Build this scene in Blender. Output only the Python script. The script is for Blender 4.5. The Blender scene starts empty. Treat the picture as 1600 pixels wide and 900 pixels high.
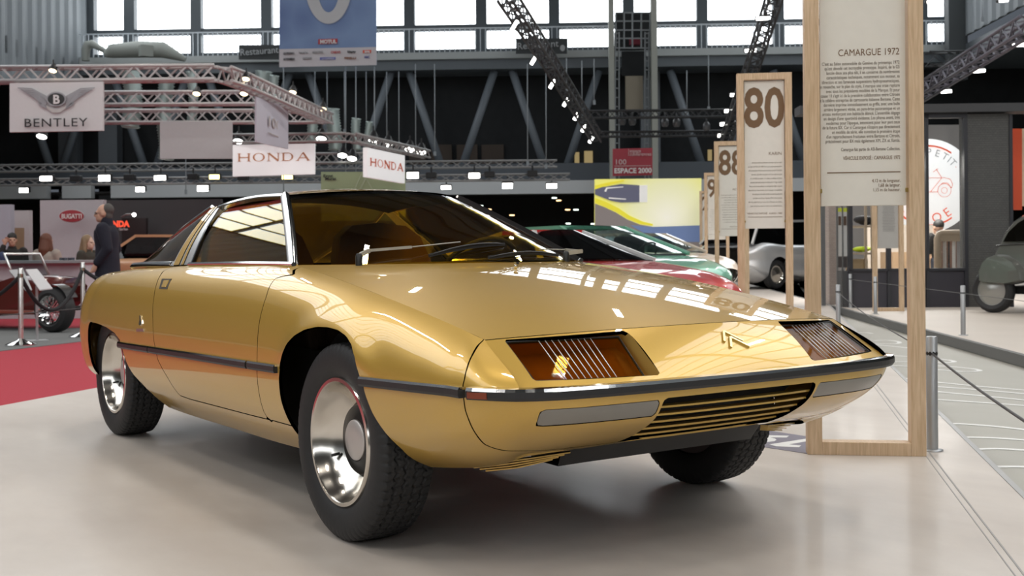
import bpy, bmesh, math, random
import numpy as np
from mathutils import Vector, Matrix
from mathutils.bvhtree import BVHTree
random.seed(7)
S = bpy.context.scene
COL = S.collection
PI = math.pi
# ------------------------------------------------------------------ camera
F, CX, CY, CZ, YAW, ROLL, HOR = 1813.75, 3.235, -2.412, .891, 2.531, -.0079, 390.7
fw = np.array([math.cos(YAW), math.sin(YAW), 0.])
rt = np.array([math.sin(YAW), -math.cos(YAW), 0.])
r2 = rt*math.cos(ROLL)+np.array([0, 0, math.sin(ROLL)])
u2 = -rt*math.sin(ROLL)+np.array([0, 0, math.cos(ROLL)])
CAM = np.array([CX, CY, CZ])
cd = bpy.data.cameras.new('camera'); cam = bpy.data.objects.new('camera', cd); COL.objects.link(cam)
cd.sensor_width = 36; cd.lens = 36*F/1600; cd.shift_y = -(450-HOR)/1600; cd.clip_end = 500; cd.clip_start = .05
cd.dof.use_dof = True; cd.dof.focus_distance = 3.6; cd.dof.aperture_fstop = 8
cam.matrix_world = Matrix([[r2[i], u2[i], -fw[i], CAM[i]] for i in range(3)]+[[0, 0, 0, 1]])
S.camera = cam
S.view_settings.view_transform = 'Standard'; S.view_settings.look = 'None'
S.view_settings.gamma = 1; S.view_settings.use_curve_mapping = False
S.view_settings.exposure = EXPOSURE = 0.0
S.cycles.use_denoising = True
S.cycles.max_bounces = 8; S.cycles.transparent_max_bounces = 24
S.cycles.sample_clamp_indirect = 6
# ------------------------------------------------------------------ world and daylight strengths
SKY_E = 4.5            # radiance of the overcast sky behind the end windows
LAMP = 95.
ROOF_E = 3.0           # and through the ribbed roof lights, set dimmer than the windows
W = bpy.data.worlds.new('world'); S.world = W; W.use_nodes = True
W.node_tree.nodes['Background'].inputs[0].default_value = (.75, .85, 1, 1)
W.node_tree.nodes['Background'].inputs[1].default_value = .12
def area_light(name, loc, target, size, power, color=(1, .95, .88), sy=None, spread=180):
    l = bpy.data.lights.new(name, 'AREA'); l.energy = power; l.color = color; l.spread = math.radians(spread)
    l.shape = 'RECTANGLE'; l.size = size; l.size_y = sy or size
    o = bpy.data.objects.new(name, l); COL.objects.link(o); o.location = loc
    o.rotation_euler = (Vector(target)-Vector(loc)).to_track_quat('-Z', 'Y').to_euler()
    return o
def ray(px, py): return fw+r2*((px-800)/F)-u2*((py-HOR)/F)
def Dp(px, py, dep): return CAM+ray(px, py)*dep                      # point at a camera depth
def Zp(px, py, z): d = ray(px, py); return CAM+d*((z-CZ)/d[2])       # point on a horizontal plane
def Yp(px, py, y): d = ray(px, py); return CAM+d*((y-CY)/d[1])
def Xp(px, py, x): d = ray(px, py); return CAM+d*((x-CX)/d[0])
# hall frame: hx to the right along the end wall, hy away from the camera
HA = math.radians(2.5)
hx = rt*math.cos(HA)-fw*math.sin(HA); hy = fw*math.cos(HA)+rt*math.sin(HA)
def H(a, b, z): p = np.array([CX, CY, 0])+hx*a+hy*b; return np.array([p[0], p[1], z])
def Hy(px, py, b):                                                   # ray meets the plane hy = b -> (a, z)
    d = ray(px, py); t = b/(d@hy); p = CAM+d*t-np.array([CX, CY, 0]); return float(p@hx), float(p[2])
# lamps out of the picture, over the stand
for a_ in (-7.5, -2.5, 2.5, 7.5):
    for b_ in (-3, 3, 9, 16, 24): area_light('tube_light', tuple(H(a_+.6*math.sin(b_), b_, 8.6)), tuple(H(a_+.6*math.sin(b_), b_+.01, 0)), .14, LAMP, (1, .94, .86), 1.6)
# ------------------------------------------------------------------ objects
def tag(o, label=None, cat=None, group=None, kind=None):
    if label: o['label'] = label
    if cat: o['category'] = cat
    if group: o['group'] = group
    if kind: o['kind'] = kind
    return o
def empty(name, loc=(0, 0, 0), rz=0, label=None, cat=None, group=None, parent=None):
    o = bpy.data.objects.new(name, None); COL.objects.link(o); o.location = tuple(loc); o.rotation_euler.z = rz
    o.empty_display_size = .1
    if parent: o.parent = parent
    return tag(o, label, cat, group)
def link(name, me, mat=None, parent=None):
    o = bpy.data.objects.new(name, me); COL.objects.link(o)
    if mat is not None and not me.materials:
        for m in (mat if isinstance(mat, (list, tuple)) else [mat]): me.materials.append(m)
    if parent: o.parent = parent
    return o
def copy_tree(o, parent=None):
    c = o.copy(); COL.objects.link(c); c.parent = parent
    for ch in list(o.children): copy_tree(ch, c)
    return c
class MB:
    "collects simple shapes and links them as one mesh object"
    def __init__(s): s.v = []; s.f = []; s.mi = []; s.sm = []
    def add(s, v, f, mi=0, smooth=False):
        n = len(s.v); s.v += [tuple(map(float, p)) for p in v]
        for q in f: s.f.append([i+n for i in q]); s.mi.append(mi); s.sm.append(smooth)
        return s
    def box(s, c, d, R=None, mi=0, bev=0):
        x, y, z = [k/2 for k in d]; c = np.array(c, float)
        R = np.eye(3) if R is None else np.array(R)
        if bev <= 0:
            v = [(a*x, b*y, e*z) for a in (-1, 1) for b in (-1, 1) for e in (-1, 1)]
            f = [(0, 1, 3, 2), (4, 6, 7, 5), (0, 4, 5, 1), (2, 3, 7, 6), (0, 2, 6, 4), (1, 5, 7, 3)]
        else:
            bm = bmesh.new(); bmesh.ops.create_cube(bm, size=1)
            for q in bm.verts: q.co = Vector((q.co.x*d[0], q.co.y*d[1], q.co.z*d[2]))
            bmesh.ops.bevel(bm, geom=bm.edges[:], offset=bev, segments=2, affect='EDGES', profile=.5)
            bm.verts.index_update()
            v = [tuple(q.co) for q in bm.verts]; f = [[q.index for q in g.verts] for g in bm.faces]; bm.free()
        return s.add([c+R@np.array(p) for p in v], f, mi)
    def bar(s, a, b, w, h=None, up=(0, 0, 1), mi=0):
        a = np.array(a, float); b = np.array(b, float); d = b-a; L = np.linalg.norm(d); d /= L
        up = np.array(up, float)
        if abs(d@up) > .95: up = np.array([1., 0, 0]) if abs(d[0]) < .9 else np.array([0, 1., 0])
        sd = np.cross(d, up); sd /= np.linalg.norm(sd); u = np.cross(sd, d)
        return s.box((a+b)/2, (L, w, h or w), np.stack([d, sd, u], 1), mi)
    def tube(s, pts, r, n=8, cap=True, mi=0, closed=False):
        pts = [np.array(p, float) for p in pts]; m = len(pts); rr = r if hasattr(r, '__len__') else [r]*m
        v = []; prev = None
        for i, p in enumerate(pts):
            if closed: d = pts[(i+1) % m]-pts[i-1]
            else: d = pts[min(i+1, m-1)]-pts[max(i-1, 0)]
            d = d/(np.linalg.norm(d)+1e-12)
            if prev is None:
                a = np.array([0, 0, 1.]) if abs(d[2]) < .9 else np.array([1., 0, 0])
            else: a = prev
            a = a-d*(a@d); a /= np.linalg.norm(a)+1e-12; prev = a; b = np.cross(d, a)
            v += [p+rr[i]*(math.cos(2*PI*k/n)*a+math.sin(2*PI*k/n)*b) for k in range(n)]
        f = []
        for i in range(m if closed else m-1):
            j = (i+1) % m
            f += [(i*n+k, i*n+(k+1) % n, j*n+(k+1) % n, j*n+k) for k in range(n)]
        s.add(v, f, mi, True)
        if cap and not closed:
            s.add(v[:n], [list(range(n))[::-1]], mi); s.add(v[-n:], [list(range(n))], mi)
        return s
    def lathe(s, prof, n=32, M=None, mi=0, smooth=True, closed=True):
        "prof: (radius, height) pairs about local z"
        M = np.eye(4) if M is None else np.array(M)
        v = []
        for r, h in prof:
            v += [(r*math.cos(2*PI*k/n), r*math.sin(2*PI*k/n), h) for k in range(n)]
        f = [(i*n+k, i*n+(k+1) % n, (i+1)*n+(k+1) % n, (i+1)*n+k) for i in range(len(prof)-1) for k in range(n)]
        v = [(M[:3, :3]@np.array(p)+M[:3, 3]) for p in v]
        return s.add(v, f, mi, smooth)
    def prism(s, poly, o, ax, ay, depth, mi=0):
        "poly in the plane o + a*ax + b*ay, thickened along ax x ay"
        o = np.array(o, float); ax = np.array(ax, float); ay = np.array(ay, float); nz = np.cross(ax, ay); nz /= np.linalg.norm(nz)
        n = len(poly); v = [o+p*ax+q*ay for p, q in poly]+[o+p*ax+q*ay-nz*depth for p, q in poly]
        f = [list(range(n)), list(range(2*n-1, n-1, -1))]+[(i, i+n, (i+1) % n+n, (i+1) % n) for i in range(n)]
        return s.add(v, f, mi)
    def sphere(s, c, r, n=16, m=10, mi=0):
        r = np.array(r if hasattr(r, '__len__') else (r, r, r), float); c = np.array(c, float)
        v = [c+r*np.array([math.sin(PI*i/m)*math.cos(2*PI*k/n), math.sin(PI*i/m)*math.sin(2*PI*k/n), math.cos(PI*i/m)]) for i in range(m+1) for k in range(n)]
        f = [(i*n+k, (i+1)*n+k, (i+1)*n+(k+1) % n, i*n+(k+1) % n) for i in range(m) for k in range(n)]
        return s.add(v, f, mi, True)
    def mesh(s, name):
        me = bpy.data.meshes.new(name); me.from_pydata(s.v, [], s.f)
        me.polygons.foreach_set('material_index', s.mi); me.polygons.foreach_set('use_smooth', s.sm); me.update()
        return me
    def build(s, name, mat, parent=None, smooth_angle=None, flip=False):
        me = s.mesh(name)
        bm = bmesh.new(); bm.from_mesh(me); bmesh.ops.remove_doubles(bm, verts=bm.verts, dist=1e-5)
        bmesh.ops.recalc_face_normals(bm, faces=bm.faces); bm.to_mesh(me); bm.free()
        if smooth_angle: me.polygons.foreach_set('use_smooth', [True]*len(me.polygons)); me.set_sharp_from_angle(angle=math.radians(smooth_angle))
        return link(name, me, mat, parent)
# ------------------------------------------------------------------ materials
MATS = {}
def mat(name, col, rough=.5, metal=0, coat=0, emit=None, es=1, spec=.5, noise=None, bump=None, nscale=20, trans=0, sheen=0):
    if name in MATS: return MATS[name]
    m = bpy.data.materials.new(name); m.use_nodes = True; nt = m.node_tree; b = nt.nodes['Principled BSDF']
    b.inputs['Base Color'].default_value = (*col, 1); b.inputs['Roughness'].default_value = rough
    b.inputs['Metallic'].default_value = metal; b.inputs['Coat Weight'].default_value = coat; b.inputs['Coat Roughness'].default_value = .02
    b.inputs['Specular IOR Level'].default_value = spec
    if emit: b.inputs['Emission Color'].default_value = (*emit, 1); b.inputs['Emission Strength'].default_value = es
    tc = nt.nodes.new('ShaderNodeTexCoord')
    n = nt.nodes.new('ShaderNodeTexNoise'); n.inputs['Scale'].default_value = nscale; n.inputs['Detail'].default_value = 5
    nt.links.new(tc.outputs['Object'], n.inputs['Vector'])
    a = noise if noise is not None else .04
    mx = nt.nodes.new('ShaderNodeMix'); mx.data_type = 'RGBA'
    mx.inputs[6].default_value = (*[c*(1-a) for c in col], 1); mx.inputs[7].default_value = (*[min(1, c*(1+a)) for c in col], 1)
    nt.links.new(n.outputs['Fac'], mx.inputs[0]); nt.links.new(mx.outputs[2], b.inputs['Base Color'])
    if bump:
        bp = nt.nodes.new('ShaderNodeBump'); bp.inputs['Strength'].default_value = bump; bp.inputs['Distance'].default_value = .01
        nt.links.new(n.outputs['Fac'], bp.inputs['Height']); nt.links.new(bp.outputs['Normal'], b.inputs['Normal'])
    MATS[name] = m
    return m
def glow(name, col, s):
    if name in MATS: return MATS[name]
    m = bpy.data.materials.new(name); m.use_nodes = True; nt = m.node_tree; nt.nodes.clear()
    e = nt.nodes.new('ShaderNodeEmission'); e.inputs[0].default_value = (*col, 1); e.inputs[1].default_value = s
    o = nt.nodes.new('ShaderNodeOutputMaterial'); nt.links.new(e.outputs[0], o.inputs[0]); MATS[name] = m
    return m
def tint_glass(name, col, refl=1.0, rough=.0, ior=1.5, milky=0):
    "thin tinted sheet: coloured straight-through light plus a Fresnel reflection"
    if name in MATS: return MATS[name]
    m = bpy.data.materials.new(name); m.use_nodes = True; nt = m.node_tree; nt.nodes.clear()
    t = nt.nodes.new('ShaderNodeBsdfTransparent'); t.inputs[0].default_value = (*col, 1)
    g = nt.nodes.new('ShaderNodeBsdfGlossy'); g.inputs['Roughness'].default_value = rough; g.inputs[0].default_value = (refl, refl, refl, 1)
    fr = nt.nodes.new('ShaderNodeFresnel'); ge = nt.nodes.new('ShaderNodeNewGeometry'); mi = nt.nodes.new('ShaderNodeMix')
    mi.inputs[2].default_value = ior; mi.inputs[3].default_value = 1/ior; nt.links.new(ge.outputs['Backfacing'], mi.inputs[0]); nt.links.new(mi.outputs[0], fr.inputs[0])   # same reflection from either side of the sheet
    mx = nt.nodes.new('ShaderNodeMixShader'); o = nt.nodes.new('ShaderNodeOutputMaterial')
    nt.links.new(fr.outputs[0], mx.inputs[0]); nt.links.new(t.outputs[0], mx.inputs[1]); nt.links.new(g.outputs[0], mx.inputs[2])
    out = mx
    if milky:
        df = nt.nodes.new('ShaderNodeBsdfDiffuse'); df.inputs[0].default_value = (*[min(1, c*.6) for c in col], 1)
        m2 = nt.nodes.new('ShaderNodeMixShader'); m2.inputs[0].default_value = milky
        nt.links.new(mx.outputs[0], m2.inputs[1]); nt.links.new(df.outputs[0], m2.inputs[2]); out = m2
    nt.links.new(out.outputs[0], o.inputs[0]); MATS[name] = m
    return m
def text(name, body, size, mat_, M, parent=None, align='LEFT', extrude=.001, xs=1.0, space=1.0, bold=0):
    c = bpy.data.curves.new(name, 'FONT'); c.body = body; c.size = size; c.align_x = align; c.extrude = extrude
    c.space_character = space; c.offset = bold; c.resolution_u = 3
    o = bpy.data.objects.new(name, c); COL.objects.link(o); bpy.context.view_layer.update()
    dg = bpy.context.evaluated_depsgraph_get(); me = bpy.data.meshes.new_from_object(o.evaluated_get(dg)); bpy.data.objects.remove(o); bpy.data.curves.remove(c)
    for v in me.vertices: v.co.x *= xs
    me.materials.clear()
    o = link(name, me, mat_, parent); o.matrix_world = M
    if parent:
        o.matrix_world = M; o.matrix_parent_inverse = parent.matrix_world.inverted() if False else Matrix()
    return o
def frame_at(o, ax, ay):
    ax = Vector(ax).normalized(); ay = Vector(ay); az = ax.cross(ay).normalized(); ay = az.cross(ax)
    return Matrix([[ax[i], ay[i], az[i], o[i]] for i in range(3)]+[[0, 0, 0, 1]])
# ================================================================== the gold concept car (car frame = world frame: x forward, y to its left)
def hermite(kn, P, t):
    "non-uniform cubic through P[i] at kn[i]; P (n, ...)"
    n = len(kn); sh = (-1,)+(1,)*(P.ndim-1)
    d = (P[1:]-P[:-1])/np.diff(kn).reshape(sh)
    m = np.zeros_like(P)
    h = np.diff(kn)
    if n > 2:
        w = (h[1:]/(h[1:]+h[:-1])).reshape(sh); m[1:-1] = d[:-1]*w+d[1:]*(1-w)
        m[0] = 1.5*d[0]-.5*m[1]; m[-1] = 1.5*d[-1]-.5*m[-2]
    else: m[:] = d[0]
    i = np.clip(np.searchsorted(kn, t, side='right')-1, 0, n-2)
    hh = h[i].reshape(sh); u = ((t-kn[i])/h[i]).reshape(sh)
    return (P[i]*(2*u**3-3*u**2+1)+m[i]*hh*(u**3-2*u**2+u)+P[i+1]*(-2*u**3+3*u**2)+m[i+1]*hh*(u**3-u**2))
def knots(P):
    d = np.linalg.norm(np.diff(P, axis=0), axis=-1)
    if d.ndim > 1: d = d.mean(axis=1)
    return np.concatenate([[0], np.cumsum(np.maximum(d, 1e-4))])
def surf(ctrl, nu, nv):
    "ctrl (R, C, 3) -> dense grid (nu+1, nv+1, 3)"
    P = np.array(ctrl, float); ku = knots(P); P = hermite(ku, P, np.linspace(0, ku[-1], nu+1))
    Q = P.transpose(1, 0, 2); kv = knots(Q); Q = hermite(kv, Q, np.linspace(0, kv[-1], nv+1))
    return Q.transpose(1, 0, 2)
def grid_mesh(G):
    a, b = G.shape[:2]; V = G.reshape(-1, 3)
    Fc = [(i*b+j, (i+1)*b+j, (i+1)*b+j+1, i*b+j+1) for i in range(a-1) for j in range(b-1)]
    du = np.gradient(G, axis=0); dv = np.gradient(G, axis=1); N = np.cross(du, dv).reshape(-1, 3)
    N /= np.linalg.norm(N, axis=1, keepdims=True)+1e-12
    return V, N, Fc
def flipm(m): V, N, Fc = m; return V, -N, [q[::-1] for q in Fc]
def mirror(m): V, N, Fc = m; k = np.array([1, -1, 1]); return V*k, N*k, [q[::-1] for q in Fc]
def merge(*ms):
    V = []; N = []; Fc = []; n = 0
    for a, b, c in ms: V.append(a); N.append(b); Fc += [tuple(i+n for i in q) for q in c]; n += len(a)
    return np.concatenate(V), np.concatenate(N), Fc
def clip(m, phi):
    "keep phi <= 0, cutting faces exactly along phi = 0"
    V, N, Fc = m; V = list(V); N = list(N); phi = list(phi); cut = {}; out = []
    def mid(a, b):
        k = (min(a, b), max(a, b))
        if k not in cut:
            t = phi[a]/(phi[a]-phi[b]); cut[k] = len(V); V.append(V[a]*(1-t)+V[b]*t)
            q = N[a]*(1-t)+N[b]*t; N.append(q/(np.linalg.norm(q)+1e-12)); phi.append(0.)
        return cut[k]
    for q in Fc:
        s = [phi[i] <= 0 for i in q]
        if all(s): out.append(tuple(q)); continue
        if not any(s): continue
        g = []
        for k in range(len(q)):
            a, b = q[k], q[(k+1) % len(q)]
            if phi[a] <= 0: g.append(a)
            if (phi[a] <= 0) != (phi[b] <= 0): g.append(mid(a, b))
        if len(g) > 2: out.append(tuple(g))
    used = sorted({i for q in out for i in q}); mp = {o: i for i, o in enumerate(used)}
    return np.array([V[i] for i in used]).reshape(-1, 3), np.array([N[i] for i in used]).reshape(-1, 3), [tuple(mp[i] for i in q) for q in out]
def sdf(P, poly):
    P = np.asarray(P); poly = np.asarray(poly, float); d = np.full(len(P), 1e9); ins = np.zeros(len(P), bool)
    for a, b in zip(poly, np.roll(poly, -1, 0)):
        e = b-a; w = P-a; t = np.clip((w@e)/(e@e+1e-15), 0, 1); d = np.minimum(d, np.linalg.norm(w-t[:, None]*e, axis=1))
        c = ((a[1] <= P[:, 1]) != (b[1] <= P[:, 1]))
        with np.errstate(divide='ignore', invalid='ignore'): xx = a[0]+(P[:, 1]-a[1])*e[0]/(e[1] if e[1] else 1e-15)
        ins ^= c & (P[:, 0] < xx)
    return np.where(ins, -d, d)
XZ, YZ, XY = (0, 2), (1, 2), (0, 1)
def inside(m, poly, gap=.0022, ax=XZ): return clip(m, sdf(m[0][:, ax], poly)+gap)
def outside(m, poly, gap=.0022, ax=XZ): return clip(m, gap-sdf(m[0][:, ax], poly))
def shell(name, m, mat_, parent, t=.012, lift=0):
    "thick panel: outer skin with its own smooth normals, inner skin, returned edges"
    V, N, Fc = m; V = V+N*lift; n = len(V)
    cnt = {}
    for q in Fc:
        for a, b in zip(q, q[1:]+q[:1]): cnt[(a, b)] = cnt.get((a, b), 0)+1
    bd = [(a, b) for (a, b) in cnt if (b, a) not in cnt]
    faces = list(Fc)+[tuple(i+n for i in q[::-1]) for q in Fc]+[(b, a, a+n, b+n) for a, b in bd]
    VV = np.concatenate([V, V-N*t])
    me = bpy.data.meshes.new(name); me.from_pydata(VV.tolist(), [], faces); me.polygons.foreach_set('use_smooth', [True]*len(faces))
    ln = []
    for q in Fc: ln += [tuple(N[i]) for i in q]
    for q in Fc: ln += [tuple(-N[i]) for i in q[::-1]]
    for a, b in bd:
        e = np.cross(V[a]-V[b], N[a]); e = e/(np.linalg.norm(e)+1e-12); ln += [tuple(e)]*4
    me.normals_split_custom_set(ln); me.update()
    return link(name, me, mat_, parent)
def bvh(m): return BVHTree.FromPolygons([tuple(p) for p in m[0]], [tuple(q) for q in m[2]])
def cast(tree, px, py):
    d = ray(px, py); h = tree.ray_cast(Vector(CAM), Vector(d).normalized())
    return (np.array(h[0]), np.array(h[1])) if h[0] is not None else (None, None)

gold = bpy.data.materials.new('gold_metallic_paint'); gold.use_nodes = True
def _gold():
    nt = gold.node_tree; b = nt.nodes['Principled BSDF']
    b.inputs['Metallic'].default_value = .45; b.inputs['Roughness'].default_value = .40
    b.inputs['Coat Weight'].default_value = 1; b.inputs['Coat Roughness'].default_value = .015; b.inputs['Coat IOR'].default_value = 1.48
    tc = nt.nodes.new('ShaderNodeTexCoord'); n = nt.nodes.new('ShaderNodeTexNoise'); n.inputs['Scale'].default_value = 900; n.inputs['Detail'].default_value = 2
    mx = nt.nodes.new('ShaderNodeMix'); mx.data_type = 'RGBA'
    mx.inputs[6].default_value = (.57, .35, .062, 1); mx.inputs[7].default_value = (.69, .435, .09, 1)
    nt.links.new(tc.outputs['Object'], n.inputs['Vector']); nt.links.new(n.outputs['Fac'], mx.inputs[0]); nt.links.new(mx.outputs[2], b.inputs['Base Color'])
_gold()
chrome = mat('polished_stainless', (.78, .78, .77), .08, 1)
brushed = mat('brushed_stainless', (.80, .79, .77), .34, 1)
rubber = mat('black_rubber_strip', (.022, .022, .024), .45)
blackm = mat('black_underbody', (.008, .008, .008), .8)
tyre_m = mat('tyre_rubber', (.017, .017, .018), .62, noise=.25, bump=.05, nscale=60)
alloy = mat('polished_wheel_alloy', (.70, .66, .60), .16, 1)
hubblack = mat('hub_black', (.015, .015, .015), .35)
capm = mat('hub_cap_satin', (.62, .58, .56), .45, .6)
amber = tint_glass('amber_tinted_glass', (.96, .83, .34), 1, .0, 1.40)
amberlamp = tint_glass('amber_lamp_glass', (.90, .68, .30), .28, .02, 1.4)
smoke = tint_glass('smoked_rear_glass', (.50, .48, .44), 1, .0, 1.6)
brown = mat('brown_cloth', (.11, .048, .02), .85, noise=.2)
tan = mat('tan_trim', (.32, .20, .07), .7)

CAR = empty('concept_car', (0, 0, 0), 0, 'low wedge-nosed metallic gold concept coupe with amber glass, parked on the pale stand', 'car')
car = CAR
# --- control lines: (x, half width, z)
ST = [  # strip-level point            top-line point
 ((-3.215, 0, .486), (-3.17, 0, .772)),
 ((-3.205, .33, .486), (-3.165, .30, .772)),
 ((-3.18, .58, .486), (-3.15, .50, .772)),
 ((-3.125, .715, .482), (-3.105, .61, .773)),
 ((-3.02, .788, .477), (-2.99, .655, .783)),
 ((-2.78, .814, .471), (-2.74, .664, .799)),
 ((-2.45, .827, .470), (-2.45, .664, .813)),
 ((-2.1, .834, .473), (-2.1, .661, .826)),
 ((-1.7, .837, .480), (-1.7, .657, .836)),
 ((-1.2, .838, .489), (-1.2, .655, .842)),
 ((-.75, .838, .496), (-.70, .655, .843)),
 ((-.40, .837, .502), (-.42, .668, .8193)),
 ((-.06, .835, .507), (-.06, .695, .776)),
 ((.20, .831, .513), (.184, .703, .740)),
 ((.48, .819, .521), (.45, .703, .694)),
 ((.66, .806, .526), (.575, .702, .670)),
 ((.775, .785, .529), (.625, .7015, .6595)),
 ((.863, .727, .530), (.66, .701, .653))]
def arch_d(x, z):   # distance outside the front wheel opening curve
    return math.hypot((x+.035)/1.0, (z-.335)/1.0)-.325
rows = []
for (s, t) in ST:
    s = np.array(s); t = np.array(t); row = []
    front = min(1, max(0, (s[0]+.3)/.9))
    ka = .60-.22*front; kb = .74-.16*front; kc = .10+.19*front
    Pa = s+(0, -.001, 0)+(t-s)*np.array([ka*.25 if s[0] > .6 else 0, 0, 0]); Pa[2] = s[2]+ka*(t[2]-s[2])
    Pb = t.copy(); Pb[1] = t[1]+kb*(s[1]-t[1]); Pb[0] = t[0]+.3*(s[0]-t[0]); Pb[2] = t[2]-kc*(t[2]-s[2])
    for v in np.linspace(0, 1, 9):
        p = s*(1-v)**3+3*Pa*v*(1-v)**2+3*Pb*v*v*(1-v)+t*v**3
        row.append(p)
    rows.append(row)
Gf = surf(rows, 260, 40)
Gf[..., 1] *= -1
# lip of the front wheel opening rolls outward
for i in range(Gf.shape[0]):
    for j in range(Gf.shape[1]):
        x, y, z = Gf[i, j]; d = arch_d(x, z)
        if z > .45:
            q = min(1, max(0, (z-.47)/.13)); Gf[i, j, 1] -= .019*math.exp(-(max(d, 0)/.058)**2)*q*q*(3-2*q)
FL = flipm(grid_mesh(Gf))        # right flank, normals outward
if FL[1][FL[0].shape[0]//2][1] > 0: FL = flipm(FL)
# lower ring: strip level -> sill, tail centre round to nose centre
LW = [
 [(-3.215, 0, .486), (-3.205, 0, .45), (-3.185, 0, .42), (-3.13, 0, .38), (-3.03, 0, .34)],
 [(-3.205, .33, .486), (-3.195, .33, .45), (-3.175, .33, .42), (-3.12, .32, .38), (-3.02, .30, .34)],
 [(-3.18, .58, .486), (-3.17, .58, .45), (-3.15, .57, .42), (-3.10, .55, .38), (-3.0, .50, .34)],
 [(-3.125, .715, .482), (-3.115, .714, .45), (-3.095, .708, .40), (-3.05, .69, .35), (-2.97, .62, .30)],
 [(-3.02, .788, .477), (-3.01, .787, .44), (-2.995, .782, .385), (-2.97, .765, .32), (-2.92, .69, .26)],
 [(-2.78, .814, .471), (-2.775, .813, .435), (-2.77, .806, .375), (-2.76, .785, .305), (-2.74, .70, .225)],
 [(-2.45, .827, .470), (-2.45, .826, .43), (-2.45, .818, .37), (-2.45, .79, .30), (-2.45, .70, .215)],
 [(-1.7, .837, .480), (-1.7, .836, .435), (-1.7, .826, .37), (-1.7, .795, .297), (-1.7, .70, .198)],
 [(-1.1, .838, .490), (-1.1, .837, .44), (-1.1, .826, .375), (-1.1, .795, .302), (-1.1, .70, .200)],
 [(-.60, .838, .499), (-.60, .837, .45), (-.60, .826, .385), (-.60, .795, .308), (-.60, .70, .203)],
 [(-.06, .835, .507), (-.06, .833, .455), (-.06, .823, .39), (-.06, .79, .313), (-.06, .695, .225)],
 [(.25, .83, .514), (.25, .828, .46), (.25, .817, .395), (.25, .783, .322), (.25, .69, .255)],
 [(.48, .819, .521), (.48, .816, .466), (.475, .803, .405), (.47, .765, .337), (.455, .665, .277)],
 [(.66, .806, .526), (.655, .80, .472), (.645, .783, .413), (.62, .735, .350), (.57, .635, .294)],
 [(.785, .780, .529), (.775, .771, .476), (.752, .748, .42), (.705, .70, .362), (.62, .60, .308)],
 [(.868, .722, .530), (.853, .713, .479), (.815, .692, .427), (.750, .65, .374), (.64, .565, .322)],
 [(.905, .62, .530), (.893, .612, .481), (.855, .60, .432), (.785, .575, .380), (.665, .50, .330)],
 [(.925, .45, .530), (.916, .445, .484), (.884, .44, .436), (.815, .425, .388), (.69, .38, .336)],
 [(.933, .22, .530), (.926, .22, .485), (.896, .22, .438), (.828, .215, .391), (.70, .20, .340)],
 [(.935, 0, .530), (.928, 0, .486), (.899, 0, .439), (.832, 0, .392), (.705, 0, .342)]]
Gl = surf(LW, 320, 36); Gl[..., 1] *= -1
LO = grid_mesh(Gl)
if LO[1][160*37+3][1] > 0: LO = flipm(LO)
tF, tL = bvh(FL), bvh(LO)
def onF(pts, z0=None): return [tuple(cast(tF, *p)[0][[0, 2]]) for p in pts]
def onL(pts): return [tuple(cast(tL, *p)[0][[0, 2]]) for p in pts]
# --- shut lines, read on the surfaces
nose_u = [(.60, 1.0)]+onF([(755, 531.5), (748, 538), (738, 555), (730, 575), (726, 592)])
nose_l = onL([(725.5, 630), (727, 640), (733, 657), (745, 680), (757, 694)])
nose_line = nose_u+nose_l+[(nose_l[-1][0]+.03, nose_l[-1][1]-.05), (nose_l[-1][0]+.06, .1)]
nose_poly = nose_line+[(2, .1), (2, 1.0)]
nose_poly[0] = (nose_u[1][0]-.004, 1.0)
df = onF([(460, 421), (459, 429), (442, 431.5), (430, 435.5), (424, 443), (416, 464), (411, 479), (405, 505), (402, 545)])+onL([(402, 590), (405, 615), (413, 645), (424, 660)])
dr = onL([(281, 618), (262, 590), (247, 563)])+onF([(240, 530), (239, 500), (241, 462), (245, 443), (251, 430), (255, 424)])
door_poly = [(df[0][0], 1.0)]+df+[(df[-1][0]+.02, .309)]+[(x, .2985+.0095*(x+1.5)/1.0) for x in (-.7, -1.1, -1.35)]+dr+[(dr[-1][0]+.02, 1.0)]
door_poly[-1] = (dr[-1][0]+.03, 1.0)
arch_f = [(-.372, 0), (-.372, .31), (-.378, .40), (-.374, .47), (-.362, .515), (-.335, .553), (-.295, .590), (-.236, .621), (-.165, .644), (-.09, .656), (-.02, .658), (.045, .653), (.105, .638), (.15, .615), (.185, .58), (.203, .535), (.222, .48), (.255, .425), (.30, .37), (.345, .325), (.345, .27), (.33, 0)]
arch_r = [(-2.775, 0), (-2.775, .50), (-2.765, .53), (-2.73, .55), (-2.57, .548), (-2.40, .538), (-2.26, .520), (-2.172, .493), (-2.125, .45), (-2.08, .395), (-2.02, .345), (-1.95, .312), (-1.90, .27), (-1.86, 0)]
E1 = lambda m: outside(outside(m, arch_f, 0), arch_r, 0)
FLa, LOa = E1(FL), E1(LO)
def both(name, m, t=.012, parent=None, lift=0):
    return shell(name, merge(m, mirror(m)), gold, parent or car, t, lift)
# rear quarters, sills and tail in one shell
fend_split = [(-.30, -1), (-.30, 2), (3, 2), (3, -1)]
fender_poly = [(df[0][0], 1.2)]+df+[(df[-1][0]+.02, .309), (-.35, .309), (-.35, -.2), (3, -.2), (3, 1.2)]
qF = outside(outside(FLa, door_poly), fender_poly)
qL = outside(outside(LOa, door_poly), fender_poly)
both('body_shell', merge(qF, qL))
# front fenders
fF = outside(inside(outside(FLa, door_poly), fender_poly), nose_poly)
fL = outside(inside(outside(LOa, door_poly), fender_poly), nose_poly)
ff = merge(fF, fL)
shell('front_fender', ff, gold, car); shell('front_fender', mirror(ff), gold, car)
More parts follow.
